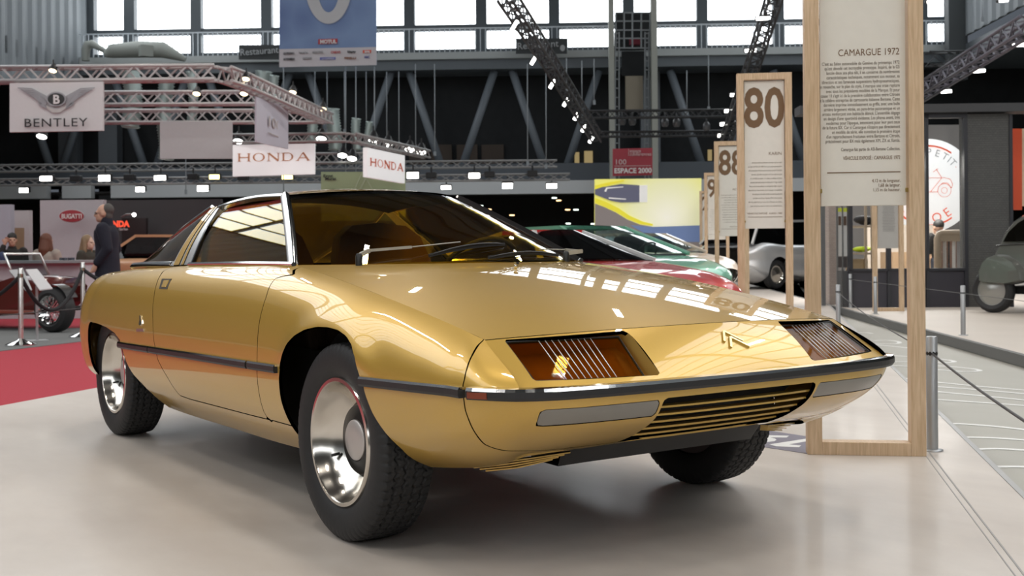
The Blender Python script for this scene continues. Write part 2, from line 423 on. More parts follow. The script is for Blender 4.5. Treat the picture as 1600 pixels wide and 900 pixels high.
# doors
dm = merge(inside(FLa, door_poly), inside(LOa, door_poly))
door_r = shell('door', dm, gold, car); door_l = shell('door', mirror(dm), gold, car)
# hood
def lat(e, c, p=2, n=17):
    "row from right edge to left edge through the centre"
    e = np.array(e); c = np.array(c); r = []
    for s in np.linspace(-1, 1, n):
        k = 1-abs(s)**p; r.append((e[0]+(c[0]-e[0])*k, s*e[1], e[2]+(c[2]-e[2])*k))
    return r
_hc = lambda x: .674+.19*(.785-x)-.0324*(.785-x)**2
_he = lambda x: .653+.205*(.66-x)-.0472*(.66-x)**2
hood_rows = [lat((a, w, _he(a)), (c, 0, _hc(c))) for a, w, c in ((.66, .701, .785), (.575, .702, .70), (.45, .703, .56), (.184, .703, .29), (-.06, .695, .03), (-.42, .668, -.20), (-.68, .654, -.325))]
Hd = grid_mesh(surf(hood_rows, 90, 70)); Hd = Hd if Hd[1][3000][2] > 0 else flipm(Hd)
hood = shell('hood', Hd, gold, car, .012)
# nose: slanted lamp panel + its flank and lower returns
def face_row(k):
    r = []
    for s in np.linspace(-1, 1, 21):
        a = np.array([.663+.125*(1-s*s), s*.702, .651+.022*(1-s*s)]); b = np.array([.863+.072*(1-abs(s)**4.5), s*.727, .530])
        p = a+(b-a)*k; p += np.array([.6, 0, .8])*.010*4*k*(1-k)*(1-abs(s)**6); r.append(p)
    return r
Fc_ = grid_mesh(surf([face_row(k) for k in np.linspace(0, 1, 7)], 40, 150)); Fc_ = Fc_ if Fc_[1][3000][2] > 0 else flipm(Fc_)
tFace = bvh(Fc_)
hl_px = [(787, 531), (976, 516.5), (988, 526), (1031, 583), (1028, 586), (838, 595), (832, 592)]
hl = [tuple(cast(tFace, *p)[0][[1, 2]]) for p in hl_px]
hl = [(y-.0, z) for y, z in hl]
hlm = [(-y, z) for y, z in hl]
glass_px = [(791, 533), (970, 519), (1013, 581), (837, 592.5)]
nf = outside(outside(Fc_, hl, 0, YZ), hlm, 0, YZ)
nlr = inside(LOa, nose_poly); nfr = inside(FLa, nose_poly)
fogp = [(-.322, .489), (-.672, .4875), (-.680, .482), (-.672, .444), (-.664, .439), (-.322, .441), (-.314, .446), (-.316, .484)]
grp = [(-.30, .492), (-.305, .485), (-.305, .345), (-.295, .338), (.3, .338), (.3, .492)]
nl_front = clip(nlr, -(nlr[0][:, 0]-.60))
nlx = outside(nlr, fogp, 0, YZ); nlx = outside(nlx, grp, 0, YZ)
nose = shell('nose_panel', merge(nf, nfr, mirror(nfr), nlx, mirror(nlx)), gold, car, .012)
fogm = inside(nlr, fogp, .002, YZ)
foglens = mat('frosted_fog_lens', (.24, .225, .20), .28, 0, .3, noise=.12, nscale=9)
for m in (fogm, mirror(fogm)): shell('fog_lamp', m, foglens, car, .010, -.001)
# headlamps: recessed amber glass with bright vertical wires over a dark bowl
fn = np.array([.60, 0, .80])
def lamp(sgn):
    g = empty('headlamp', (0, 0, 0), 0, parent=car)
    q = [cast(tFace, *p)[0] for p in glass_px]
    rim = [cast(tFace, *p)[0] for p in hl_px]
    if sgn > 0: q = [p*[1, -1, 1] for p in q]; rim = [p*[1, -1, 1] for p in rim]
    dep = [.004, .016, .020, .006]
    q = [p-fn*d for p, d in zip(q, dep)]
    # recess walls
    mb = MB(); n = len(rim); lo = []
    cen = sum(rim)/n
    for p in rim: lo.append(p-fn*.075)
    mb.add(rim+lo, [(i, (i+1) % n, (i+1) % n+n, i+n) for i in range(n)])
    mb.build('recess', mat('recess_gold', (.50, .32, .08), .45, .3), g)
    mb = MB(); mb.add(lo, [list(range(n))]); 
    # bowl behind the glass
    bw = mat('lamp_bowl', (.26, .15, .06), .7, 0, noise=.35, nscale=14)
    mb.add([p+fn*.012 for p in lo], [list(range(n))]); mb.build('reflector', bw, g)
    mb = MB(); mb.add(q+[p-fn*.004 for p in q], [(0, 1, 2, 3), (7, 6, 5, 4), (0, 4, 5, 1), (1, 5, 6, 2), (2, 6, 7, 3), (3, 7, 4, 0)])
    mb.build('lens', amberlamp, g)
    mb = MB(); mb.tube(q, .0022, 6, closed=True); mb.tube([p-fn*.004 for p in q], .0030, 6, closed=True); mb.build('lens_seal', rubber, g)
    # wires run down the lens, set in the middle
    wm = mat('bright_wire', (.85, .84, .80), .3, .3)
    ks = np.linspace(.275, .735, 9) if sgn < 0 else np.linspace(.18, .78, 10)
    for k in ks:
        a = q[0]*(1-k)+q[1]*k; b = q[3]*(1-k)+q[2]*k; a = a+(b-a)*.02
        MB().tube([a+fn*.0018, b+fn*.0018], .0013, 5).build('wire', wm, g)
    return g
lamp(-1); lamp(1)
# bumper strip: follows strip level round the nose, chrome on top of black rubber
def strip_path(x0, x1):
    pts = [(-3.02, .788, .477), (-2.78, .814, .471), (-2.45, .827, .470), (-2.1, .834, .473), (-1.7, .837, .480), (-1.2, .838, .489), (-.75, .838, .496), (-.40, .837, .502), (-.06, .835, .507), (.20, .831, .513), (.48, .819, .521), (.66, .806, .526)]
    a = np.array(pts); xs = np.linspace(x0, x1, max(2, int(abs(x1-x0)/.03)))
    return np.stack([xs, -np.interp(xs, a[:, 0], a[:, 1]), np.interp(xs, a[:, 0], a[:, 2])], 1)
def sweep(path, prof, outs, mb, mi=0, closed_ends=True):
    "prof (out, up) closed polygon"
    n = len(prof); v = []
    for p, o in zip(path, outs): v += [p+o*a+np.array([0, 0, b]) for a, b in prof]
    f = [(i*n+k, i*n+(k+1) % n, (i+1)*n+(k+1) % n, (i+1)*n+k) for i in range(len(path)-1) for k in range(n)]
    f += [tuple(range(n))[::-1], tuple((len(path)-1)*n+k for k in range(n))]
    mb.add(v, f, mi)
def outs_of(path, sgn=1):
    t = np.gradient(path, axis=0); o = np.stack([t[:, 1], -t[:, 0], 0*t[:, 0]], 1)*sgn
    return o/(np.linalg.norm(o, axis=1, keepdims=True)+1e-12)
PB = [(-.006, -.015), (.012, -.015), (.016, -.008), (.016, .007), (-.006, .007)]      # black body of the strip
PC = [(-.006, .007), (.016, .007), (.012, .0135), (-.006, .0145)]                     # bright cap
def strip(name, x0, x1):
    for sg in (1, -1):
        p = strip_path(x0, x1); o = outs_of(p); 
        if sg < 0: p = p*[1, -1, 1]; o = o*[1, -1, 1]
        mb = MB(); sweep(p, PB, o, mb, 0); sweep(p, PC, o, mb, 1); mb.build(name, [rubber, chrome], car)
strip('side_moulding', -2.165, -1.715); strip('side_moulding', -1.705, -.627); strip('side_moulding', -.613, -.383); strip('side_moulding', .208, .715)
# front bumper strip
fr = [(.735, .796, .5275), (.775, .785, .529), (.82, .765, .530), (.850, .742, .530), (.868, .715, .530), (.892, .66, .530), (.912, .55, .530), (.925, .40, .530), (.932, .2, .530), (.935, 0, .530)]
fr = np.array([(x, -w, z) for x, w, z in fr]+[(x, w, z) for x, w, z in fr[-2::-1]])
kn = knots(fr); fr = hermite(kn, fr, np.linspace(0, kn[-1], 80)); fo = outs_of(fr)
mb = MB(); PBf = [(-.006, -.018), (.014, -.018), (.020, -.010), (.020, .005), (-.006, .005)]; PCf = [(-.006, .005), (.020, .005), (.016, .013), (-.006, .015)]
sweep(fr, PBf, fo, mb, 0); sweep(fr, PCf, fo, mb, 1)
bump_o = mb.build('front_bumper_strip', [rubber, chrome], car)
for sg in (-1, 1):
    p = np.array([(.742, -.794, .522), (.775, -.7845, .523), (.80, -.775, .524)])*[1, -sg if sg > 0 else 1, 1]; p[:, 1] = sg*abs(p[:, 1])
    o = outs_of(p) if sg < 0 else outs_of(p)*-1
    mb = MB(); sweep(p, [(.012, -.008), (.0225, -.008), (.0225, .008), (.012, .008)], o, mb); mb.build('side_marker', mat('marker_red', (.22, .045, .02), .35), car)
# grille slats and dark cavity
mb = MB()
def gsec(y, k):     # point on the lower nose at lateral y, k down the grille
    cx = np.interp(k, [0, .35, .7, 1], [.926, .905, .835, .715])-.05*abs(y/.3)**3*.3; cz = np.interp(k, [0, .35, .7, 1], [.488, .445, .395, .342])
    return np.array([cx, y, cz])
ys = np.linspace(-.303, .303, 13)
v = [gsec(y, k)-np.array([.075+.02*k, 0, -.03*k]) for k in np.linspace(-.05, 1.05, 6) for y in ys]
mb.add(v, [(i*13+j, i*13+j+1, (i+1)*13+j+1, (i+1)*13+j) for i in range(5) for j in range(12)])
mb.build('grille_cavity', blackm, car)
for k in (.19, .37, .54, .69, .83, .96):
    mb = MB(); p = np.array([gsec(y, k) for y in ys]); sweep(p, [(-.032, .0035), (.001, .0028), (.001, -.0026), (-.032, -.0018)], outs_of(p), mb); mb.build('grille_slat', gold, car)
# chin spoiler under the grille
mb = MB(); ch = [(.715, -.31, .338), (.60, -.50, .322), (.52, -.60, .295)]
v = []
pl = [(.60, -.40, .318), (.66, -.35, .333), (.695, -.31, .341), (.712, -.15, .345), (.716, 0, .346), (.712, .15, .345), (.695, .31, .341), (.66, .35, .333), (.60, .40, .318)]
for x, y, z in pl: v += [(x, y, z), (x-.035, y*.97, z-.052), (x-.20, y*.9, z-.058), (x-.22, y*.9, z-.02)]
mb.add(v, [(i*4+k, i*4+k+1, i*4+k+5, i*4+k+4) for i in range(len(pl)-1) for k in range(3)])
mb.build('chin_spoiler', mat('chin_black', (.02, .02, .021), .6), car, 40)
# small louvres under the corners
for sg in (-1, 1):
    for k in range(4):
        p = np.array([(.50+.0*k, .655-.02*k, .288-.007*k), (.575, .60-.02*k, .302-.007*k), (.615-.005*k, .51, .311-.007*k), (.64-.012*k, .40+.012*k, .318-.007*k)])
        p[:, 1] *= sg; o = outs_of(p)*(1 if sg < 0 else 1)
        if sg < 0: p = p[::1]
        mb = MB(); sweep(p, [(-.02, .002), (.004, .002), (.004, -.0015), (-.02, -.0015)], np.stack([np.array([.8, sg*.6, 0])]*4), mb); mb.build('corner_louvre', gold, car)
# underbody, wheel wells and cabin tub
mb = MB()
mb.box((-1.72, 0, .215), (2.4, 1.15, .03)); mb.box((-.20, 0, .36), (1.1, 1.0, .04)); mb.box((.30, 0, .40), (.55, 1.0, .10)); mb.box((.22, 0, .335), (.5, .9, .06))
mb.box((-2.9, 0, .40), (.4, 1.2, .03)); mb.box((-1.0, .60, .38), (1.2, .1, .33)); mb.box((-1.0, -.60, .38), (1.2, .1, .33))
for x in (0, -2.55):
    mb.box((x, 0, .305), (.10, 1.3, .07)); mb.box((x, 0, .52), (.8, 1.12, .26))
    for sg in (-1, 1):
        arc = [(x+.40*math.cos(a), .335+.335*math.sin(a)) for a in np.linspace(0, PI, 20)]
        v = [(a, sg*.55, b) for a, b in arc]+[(a, sg*.70, b) for a, b in arc]
        mb.add(v, [(i, i+1, i+21, i+20) for i in range(19)])
mb.build('underbody', blackm, car)
# wheels
def tyre_mesh(R=.305, w=.185, n=420):
    hw = w/2
    prof = [(.192, -.070), (.205, -.082), (.235, -.0915), (.262, -.0925), (.283, -.088), (.294, -.081)]
    tr = [(R-.0045*(abs(y)/.078)**2.5, y) for y in np.linspace(-.075, .075, 45)]
    full = prof+tr+[(r, -h) for r, h in prof[::-1]]
    tri = lambda t: 2*abs((t % 1)-.5)*2-1
    v = []
    for i in range(n):
        th = i/n
        for r, y in full:
            if r > R-.012 and abs(y) < .0785:
                g = 0; z = .006*tri(th*66)
                for c in (-.047, -.018, .018, .047):
                    if abs(y-c-z) < .0026: g = 1
                for c in (-.033, 0, .033):
                    if abs(y-c-z*.8) < .009 and abs(((th*66+.25*(c > 0)) % 1)-.5) < .10: g = max(g, .6)
                if abs(y) > .058 and ((th*66) % 1) < .22: g = max(g, .8)
                r = r-.006*g
            elif r > .275 and abs(y) > .0785 and ((th*66) % 1) < .22: r = r-.003
            a = 2*PI*th; v.append((r*math.cos(a), y, r*math.sin(a)))
    m = len(full); f = [(i*m+k, ((i+1) % n)*m+k, ((i+1) % n)*m+k+1, i*m+k+1) for i in range(n) for k in range(m-1)]
    mb = MB(); mb.add(v, f, 0, True); me = mb.mesh('tyre')
    bm = bmesh.new(); bm.from_mesh(me); bmesh.ops.recalc_face_normals(bm, faces=bm.faces); bm.to_mesh(me); bm.free()
    me.set_sharp_from_angle(angle=math.radians(50)); me.materials.append(tyre_m)
    return me
TY = tyre_mesh()
MY = np.array([[1., 0, 0, 0], [0, 0, -1, 0], [0, 1, 0, 0], [0, 0, 0, 1]])   # local z -> -y (outwards on the car's right)
def wheel(x, yo, sg, steer=0):
    w = empty('wheel', (x, sg*(yo-.0925), .305), steer+(PI if sg > 0 else 0), parent=car)
    link('tyre', TY, None, w)
    mb = MB(); mb.lathe([(.193, .070), (.200, .078), (.197, .084), (.186, .085), (.182, .080), (.176, .060), (.150, .028), (.118, .004), (.108, -.004)], 64, MY); mb.build('rim', alloy, w, 40)
    mb = MB(); mb.lathe([(.109, -.008), (.109, .010), (.104, .016), (.075, .022), (.066, .024), (.062, .020)], 48, MY); mb.lathe([(.19, -.06), (.10, -.05), (0, -.05)], 32, MY); mb.build('hub', hubblack, w, 40)
    mb = MB(); mb.lathe([(.063, .018), (.063, .027), (.058, .031), (.03, .033), (.0005, .0335)], 40, MY); mb.build('hub_cap', capm, w, 40)
    mb = MB(); mb.tube([(-.115, -.022, -.058), (-.118, -.050, -.062)], .005, 8); mb.build('valve', hubblack, w)
    return w
wheel(0, .815, -1, 0); wheel(0, .815, 1, 0); wheel(-2.55, .765, -1); wheel(-2.55, .765, 1)
# ---- greenhouse
ws_rows = [lat((-.668, .648, .846), (-.335, 0, .848), 2.2), lat((-.815, .590, .920), (-.50, 0, .930), 2.2), lat((-.955, .533, .990), (-.69, 0, 1.010), 2.2), lat((-1.095, .477, 1.060), (-.87, 0, 1.085), 2.2), lat((-1.235, .420, 1.124), (-1.03, 0, 1.142), 2.2)]
WS = grid_mesh(surf(ws_rows, 30, 50)); WS = WS if WS[1][700][2] > 0 else flipm(WS)
shell('windscreen', WS, amber, car, .004)
roof_rows = [lat((-1.235, .424, 1.126), (-1.03, 0, 1.143), 2.4), lat((-1.40, .430, 1.130), (-1.25, 0, 1.160), 2.4), lat((-1.60, .436, 1.128), (-1.53, 0, 1.168), 2.4), lat((-1.80, .441, 1.117), (-1.78, 0, 1.163), 2.4), lat((-1.93, .446, 1.104), (-1.94, 0, 1.148), 2.4)]
RF = grid_mesh(surf(roof_rows, 30, 50)); RF = RF if RF[1][700][2] > 0 else flipm(RF)
roof = shell('roof', RF, gold, car, .014)
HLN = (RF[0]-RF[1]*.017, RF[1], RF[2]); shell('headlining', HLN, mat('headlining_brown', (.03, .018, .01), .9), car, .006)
def sidepane(b0, b1, t0, t1, bulge=.012, nx=16, nz=12):
    R = []
    for i in np.linspace(0, 1, 5):
        r = []
        for j in np.linspace(0, 1, 5):
            p = np.array(b0)*(1-i)*(1-j)+np.array(b1)*i*(1-j)+np.array(t0)*(1-i)*j+np.array(t1)*i*j
            p = p+np.array([0, -.8, .6])*bulge*4*j*(1-j); r.append(p)
        R.append(r)
    m = grid_mesh(surf(R, nx, nz)); return m if m[1][len(m[1])//2][1] < 0 else flipm(m)
b0, b1, t0, t1 = (-.690, -.652, .846), (-1.690, -.655, .840), (-1.262, -.424, 1.117), (-1.888, -.446, 1.093)
SG = sidepane(b0, b1, t0, t1)
for m in (SG, mirror(SG)): shell('side_window', m, amber, car, .004)
def rail(name, pts, w, h, mt, mirror_too=True, up=(0, 0, 1)):
    pts = np.array(pts, float); kn = knots(pts); P = hermite(kn, pts, np.linspace(0, kn[-1], 24))
    for sg in ((1, -1) if mirror_too else (1,)):
        Q = P*[1, sg, 1]; mb = MB(); v = []
        for i, p in enumerate(Q):
            t = Q[min(i+1, 23)]-Q[max(i-1, 0)]; t /= np.linalg.norm(t); n = np.array([0, -.75*sg, .66]); n = n-t*(n@t); n /= np.linalg.norm(n); s = np.cross(t, n)
            v += [p+s*w*a+n*h*b for a, b in ((-.5, -.5), (-.5, .3), (-.3, .5), (.3, .5), (.5, .3), (.5, -.5))]
        mb.add(v, [(i*6+k, i*6+(k+1) % 6, (i+1)*6+(k+1) % 6, (i+1)*6+k) for i in range(23) for k in range(6)]+[tuple(range(6))[::-1], tuple(138+k for k in range(6))])
        mb.build(name, mt, car, 35)
rail('windscreen_pillar', [(-.665, -.655, .842), (-.955, -.5395, .990), (-1.250, -.424, 1.128)], .034, .018, brushed)
rail('windscreen_pillar_trim', [(-.648, -.652, .846), (-.938, -.534, .995), (-1.232, -.420, 1.131)], .012, .026, chrome)
rail('roof_rail', [(-1.245, -.432, 1.121), (-1.45, -.439, 1.125), (-1.70, -.447, 1.115), (-1.905, -.455, 1.096)], .020, .020, chrome)
rail('belt_trim', [(-.64, -.660, .845), (-1.1, -.660, .845), (-1.72, -.662, .839)], .016, .018, chrome)
rail('side_window_trim', [(-1.690, -.660, .840), (-1.80, -.562, .971), (-1.893, -.452, 1.096)], .014, .018, chrome)
# rear band: stainless hoop with two gold stripes
bd0, bd1, bt0, bt1 = (-1.694, -.658, .838), (-1.945, -.660, .832), (-1.892, -.450, 1.098), (-1.992, -.452, 1.098)
BD = sidepane(bd0, bd1, bt0, bt1, .014)
for m in (BD, mirror(BD)): shell('hoop_panel', m, brushed, car, .010, .003)
def lerp(a, b, k): return np.array(a)*(1-k)+np.array(b)*k
for k0, k1 in ((.40, .52), (.63, .92)):
    sp = sidepane(lerp(bd0, bd1, k0), lerp(bd0, bd1, k1), lerp(bt0, bt1, k0), lerp(bt0, bt1, k1), .014)
    for m in (sp, mirror(sp)): shell('hoop_stripe', m, gold, car, .004, .006)
# rear glass bubble
def arc3(a, b, c, d): return [a, b, c, d]+[(x, -y, z) for x, y, z in (c, b, a)]
rg = [arc3((-1.945, -.655, .836), (-1.990, -.455, 1.098), (-1.955, -.22, 1.138), (-1.94, 0, 1.148)),
      arc3((-2.16, -.655, .834), (-2.21, -.490, 1.022), (-2.19, -.24, 1.090), (-2.18, 0, 1.105)),
      arc3((-2.36, -.645, .832), (-2.47, -.490, .953), (-2.48, -.25, 1.010), (-2.48, 0, 1.03)),
      arc3((-2.52, -.635, .828), (-2.72, -.480, .880), (-2.78, -.25, .915), (-2.78, 0, .93)),
      arc3((-2.62, -.630, .825), (-2.86, -.470, .826), (-2.97, -.22, .822), (-3.0, 0, .82))]
RG = grid_mesh(surf(rg, 30, 60)); RG = RG if RG[1][61*15+30][2] > 0 else flipm(RG)
shell('rear_window', RG, smoke, car, .004)
rail('rear_window_trim', [(-1.99, -.456, 1.103), (-2.21, -.492, 1.027), (-2.47, -.492, .958), (-2.72, -.482, .886), (-2.87, -.472, .832)], .018, .016, chrome)
rail('rear_belt_trim', [(-1.95, -.662, .838), (-2.16, -.662, .836), (-2.36, -.652, .834), (-2.62, -.635, .827)], .030, .018, chrome)
# shelf and tail deck below the rear glass
dk = []
for x in np.linspace(-3.15, -1.9, 12):
    w = np.interp(x, [-3.165, -3.15, -3.105, -2.99, -2.74, -2.45, -2.1, -1.7], [.30, .50, .61, .655, .664, .664, .661, .657]); z = np.interp(x, [-3.165, -3.105, -2.99, -2.74, -2.45, -2.1, -1.7], [.772, .773, .783, .799, .813, .826, .836])
    dk.append([(x, -w+.001, z-.001), (x, -w*.6, z+.004), (x, 0, z+.006), (x, w*.6, z+.004), (x, w-.001, z-.001)])
DK = grid_mesh(surf(dk, 30, 20)); DK = DK if DK[1][300][2] > 0 else flipm(DK)
shell('tail_deck', DK, gold, car, .012)
# cabin
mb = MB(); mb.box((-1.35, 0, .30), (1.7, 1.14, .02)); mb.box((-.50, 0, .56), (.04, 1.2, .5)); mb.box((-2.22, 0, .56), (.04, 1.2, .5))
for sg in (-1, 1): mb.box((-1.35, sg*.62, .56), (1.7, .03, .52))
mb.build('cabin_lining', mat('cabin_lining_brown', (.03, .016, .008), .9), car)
dsh = [lat((-.700, .605, .818), (-.375, 0, .838), 2.2), lat((-.76, .605, .822), (-.62, 0, .842)), lat((-.80, .605, .815), (-.79, 0, .832)), lat((-.81, .605, .76), (-.81, 0, .76)), lat((-.76, .605, .62), (-.76, 0, .60))]
DS = grid_mesh(surf(dsh, 24, 30)); DS = DS if DS[1][31*3+15][2] > 0 else flipm(DS)
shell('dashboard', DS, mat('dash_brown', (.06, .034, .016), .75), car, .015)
def seat(y):
    s = empty('seat', (-1.45, y, .3), 0, parent=car)
    mb = MB(); R = Matrix.Rotation(math.radians(-20), 3, 'Y')
    mb.sphere((.10, 0, .14), (.30, .25, .12), 24, 12); mb.build('cushion', brown, s)
    mb = MB(); prof = []
    out = [(-.245, 0), (-.26, .25), (-.255, .45), (-.22, .56), (-.15, .615), (0, .63), (.15, .615), (.22, .56), (.255, .45), (.26, .25), (.245, 0)]
    v = []
    for d in (-.055, -.04, .04, .055):
        k = .93 if abs(d) > .05 else 1
        v += [tuple(np.array((-.17-.36*z+d, y_*k, .10+z*k))) for y_, z in out]
    n = len(out); mb.add(v, [(i*n+k, i*n+k+1, (i+1)*n+k+1, (i+1)*n+k) for i in range(3) for k in range(n-1)]+[tuple(range(n))[::-1], tuple(3*n+k for k in range(n))], 0)
    mb.build('seat_back', brown, s, 60)
seat(-.32); seat(.32)
mb = MB(); c = np.array([-.93, .32, .80]); nrm = np.array([-.75, 0, .66]); ax = np.array([0, 1., 0]); ay = np.cross(nrm, ax)
ring = [c+.185*(math.cos(a)*ax+math.sin(a)*ay) for a in np.linspace(0, 2*PI, 37)[:-1]]; mb.tube(ring, .011, 8, closed=True)
mb.bar(c-ax*.185, c+ax*.185, .03, .008, nrm); mb.tube([c, c-nrm*.2], .03, 10); mb.build('steering_wheel', mat('wheel_black', (.012, .012, .012), .5), car)
# wipers: thick base arm, thin rod, blade with its bridge
tWS = bvh(WS); wip = mat('wiper_grey', (.40, .38, .33), .5, .3); tH = bvh(Hd)
def wiper(pix, blade, base):
    g = empty('wiper', (0, 0, 0), parent=car)
    def onW(px, py, up=.02):
        p, n = cast(tWS, px, py)
        if p is None:
            k = next((k for k in range(1, 60) if cast(tWS, px, py-k)[0] is not None), None)
            p = cast(tWS, px, py-k)[0] if k else Xp(px, py, -.5)
        return p+np.array([.65, 0, .75])*up
    b0 = base; a1 = onW(*pix[0], .03); a2 = onW(*pix[1], .025); a3 = onW(*pix[2], .022)
    mb = MB(); mb.lathe([(.013, -.03), (.013, .012), (.009, .022), (.0005, .024)], 14, np.block([[np.eye(3), np.array(b0)[:, None]], [np.zeros((1, 3)), np.ones((1, 1))]])); mb.build('pivot', hubblack, g, 40)
    mb = MB(); mb.bar(np.array(b0)+[0, 0, .014], a1, .010, .016); mb.bar(a1, a2, .007, .010); mb.tube([a2, a3], .0025, 6); mb.build('arm', wip, g)
    e0, e1 = onW(*blade[0], .012), onW(*blade[1], .012); P = [e0*(1-k)+e1*k+np.array([.65, 0, .75])*(.012*4*k*(1-k)-.004) for k in np.linspace(0, 1, 9)]
    mb = MB()
    for a, b in zip(P, P[1:]): mb.bar(a, b, .006, .012)
    Q = [p+np.array([.65, 0, .75])*.012*(4*k*(1-k)) for p, k in zip(P, np.linspace(0, 1, 9))]
    mb.tube(Q, .0035, 6); mb.build('blade', rubber, g)
p0 = cast(tH, 561, 414.5)
pl_ = p0[0] if p0[0] is not None else np.array([-.43, -.42, .835])
wiper([(573, 401), (640, 394), (716, 385)], [(669, 402), (787, 384)], tuple(pl_+[0, 0, .02]))
pr_ = Yp(918, 410, .42)
wiper([(905, 401), (880, 397), (840, 396)], [(762, 405), (871, 401)], (-.50, .47, .862))
# washer nozzle, handles, badges, emblem
p, n = cast(tH, 806, 419)
mb = MB(); mb.tube([p, p+[0, 0, .016]], .006, 8); mb.box(p+[0.004, 0, .018], (.014, .012, .008)); mb.build('washer_nozzle', chrome, car)
tD = bvh(dm)
def plate_on(tree, px, nm, mt, parent, off=.001, th=.003):
    for sg in (1, -1):
        q = [cast(tree, *p) for p in px]; n0 = sum(b for a, b in q)/len(q); P = [a+n0*(off+th) for a, b in q]+[a+n0*(off-.004) for a, b in q]; k = len(px)
        P = [p*[1, sg, 1] for p in P]
        mb = MB(); mb.add(P, [tuple(range(k)), tuple(range(2*k-1, k-1, -1))]+[(i, (i+1) % k, (i+1) % k+k, i+k) for i in range(k)]); mb.build(nm, mt, parent[0 if sg > 0 else 1])
plate_on(tD, [(253.5, 436), (268.5, 436), (261.5, 452), (249, 451.5)], 'door_handle', mat('handle_recess_dark', (.03, .02, .008), .4), [door_r, door_l], .0016, .0010)
plate_on(tD, [(257.2, 438.6), (264.6, 438.4), (259.2, 449.2), (253.2, 449)], 'door_handle_flap', gold, [door_r, door_l], .0032, .0012)
mq = merge(qF, qL); tQ = bvh(mq)
plate_on(tQ, [(219.2, 493), (221.2, 493), (222, 500), (223, 506), (220.5, 509), (218.3, 507), (219.5, 500)], 'maker_badge', chrome, [car, car], .001, .004)
plate_on(tQ, [(214.5, 513.5), (225, 513.5), (225.5, 518), (214, 518)], 'script_badge', brushed, [car, car], .001, .003)
mb = MB()
for dx, dy in ((0, 0), (10.5, 9)):
    a, b, c = [(1129.5+dx, 519+dy), (1131+dx, 535+dy), (1160+dx, 534+dy)]
    A, B, C_ = [cast(tFace, *q)[0]+fn*.003 for q in (a, b, c)]
    mb.bar(A, B, .007, .006, fn); mb.bar(A, C_, .007, .006, fn)
mb.build('chevron_emblem', mat('emblem_gilt', (.75, .62, .30), .15, 1), car)
# ================================================================== the exhibition hall (setting)
ZF = -.10                                                          # floor of the aisles; the stand is a low platform at z = 0
def st(o): o['kind'] = 'structure'; return o
def floor_mat(name, c0, c1, rough, sc, coat=.0):
    m = bpy.data.materials.new(name); m.use_nodes = True; nt = m.node_tree; b = nt.nodes['Principled BSDF']
    tc = nt.nodes.new('ShaderNodeTexCoord'); mp = nt.nodes.new('ShaderNodeMapping'); mp.inputs['Scale'].default_value = (1, 1.8, 1)
    n = nt.nodes.new('ShaderNodeTexNoise'); n.inputs['Scale'].default_value = sc; n.inputs['Detail'].default_value = 8; n.inputs['Roughness'].default_value = .62
    n2 = nt.nodes.new('ShaderNodeTexNoise'); n2.inputs['Scale'].default_value = sc*5; n2.inputs['Detail'].default_value = 6
    r = nt.nodes.new('ShaderNodeValToRGB'); r.color_ramp.elements[0].position = .3; r.color_ramp.elements[1].position = .72
    r.color_ramp.elements[0].color = (*c0, 1); r.color_ramp.elements[1].color = (*c1, 1)
    ad = nt.nodes.new('ShaderNodeMix'); ad.inputs[0].default_value = .25
    L = nt.links.new
    L(tc.outputs['Object'], mp.inputs[0]); L(mp.outputs[0], n.inputs['Vector']); L(mp.outputs[0], n2.inputs['Vector'])
    L(n.outputs['Fac'], ad.inputs[2]); L(n2.outputs['Fac'], ad.inputs[3]); L(ad.outputs[0], r.inputs[0]); L(r.outputs[0], b.inputs['Base Color'])
    mr = nt.nodes.new('ShaderNodeMapRange'); mr.inputs[3].default_value = rough*.8; mr.inputs[4].default_value = rough*1.25
    L(n2.outputs['Fac'], mr.inputs[0]); L(mr.outputs[0], b.inputs['Roughness'])
    b.inputs['Coat Weight'].default_value = coat; b.inputs['Coat Roughness'].default_value = .12
    return m
concrete = floor_mat('waxed_pale_concrete', (.465, .41, .365), (.625, .575, .525), .42, .9, .10)
aisle_m = floor_mat('aisle_grey_floor', (.36, .35, .31), (.42, .41, .37), .55, .5, .0)
carpet_r = mat('red_carpet', (.40, .030, .050), .95, noise=.12, nscale=300, bump=.3)
carpet_g = mat('grey_carpet', (.16, .165, .165), .95, noise=.10, nscale=200, bump=.3)
white = mat('white_paint', (.72, .72, .72), .55)
trimg = mat('kerb_trim_grey', (.36, .36, .36), .4)
kerbm = mat('kerb_dark_grey', (.13, .13, .125), .6)
conc2 = mat('grey_wall_panel', (.10, .105, .115), .7)
blackw = mat('black_drape', (.018, .020, .022), .85, noise=.3, nscale=2)
def flat(name, pts, z, m, kind=True, t=.02):
    mb = MB(); n = len(pts); v = [(p[0], p[1], z) for p in pts]+[(p[0], p[1], z-t) for p in pts]
    mb.add(v, [tuple(range(n)), tuple(range(2*n-1, n-1, -1))]+[(i, i+n, (i+1) % n+n, (i+1) % n) for i in range(n)])
    o = mb.build(name, m); return st(o) if kind else o
flat('floor', [H(-37, -40, 0), H(37, -40, 0), H(37, 75, 0), H(-37, 75, 0)], ZF, aisle_m, t=.2)
# stand platform
eR0, eR1 = Zp(1600, 780, 0), Zp(1308, 490, 0); dR = (eR1-eR0)/np.linalg.norm(eR1-eR0)
eL0, eL1 = Zp(0, 634, 0), Zp(150, 606, 0); dL = (eL1-eL0)/np.linalg.norm(eL1-eL0)
pR0, pR1 = eR0-dR*8, eR0+dR*60
pL0, pL1 = eL0-dL*2, eL1+dL*9
plat = [pR0, pR1, pR1-hx*14, pL1, eL0-dL*16]
flat('floor_stand', plat, 0, concrete, t=.09)
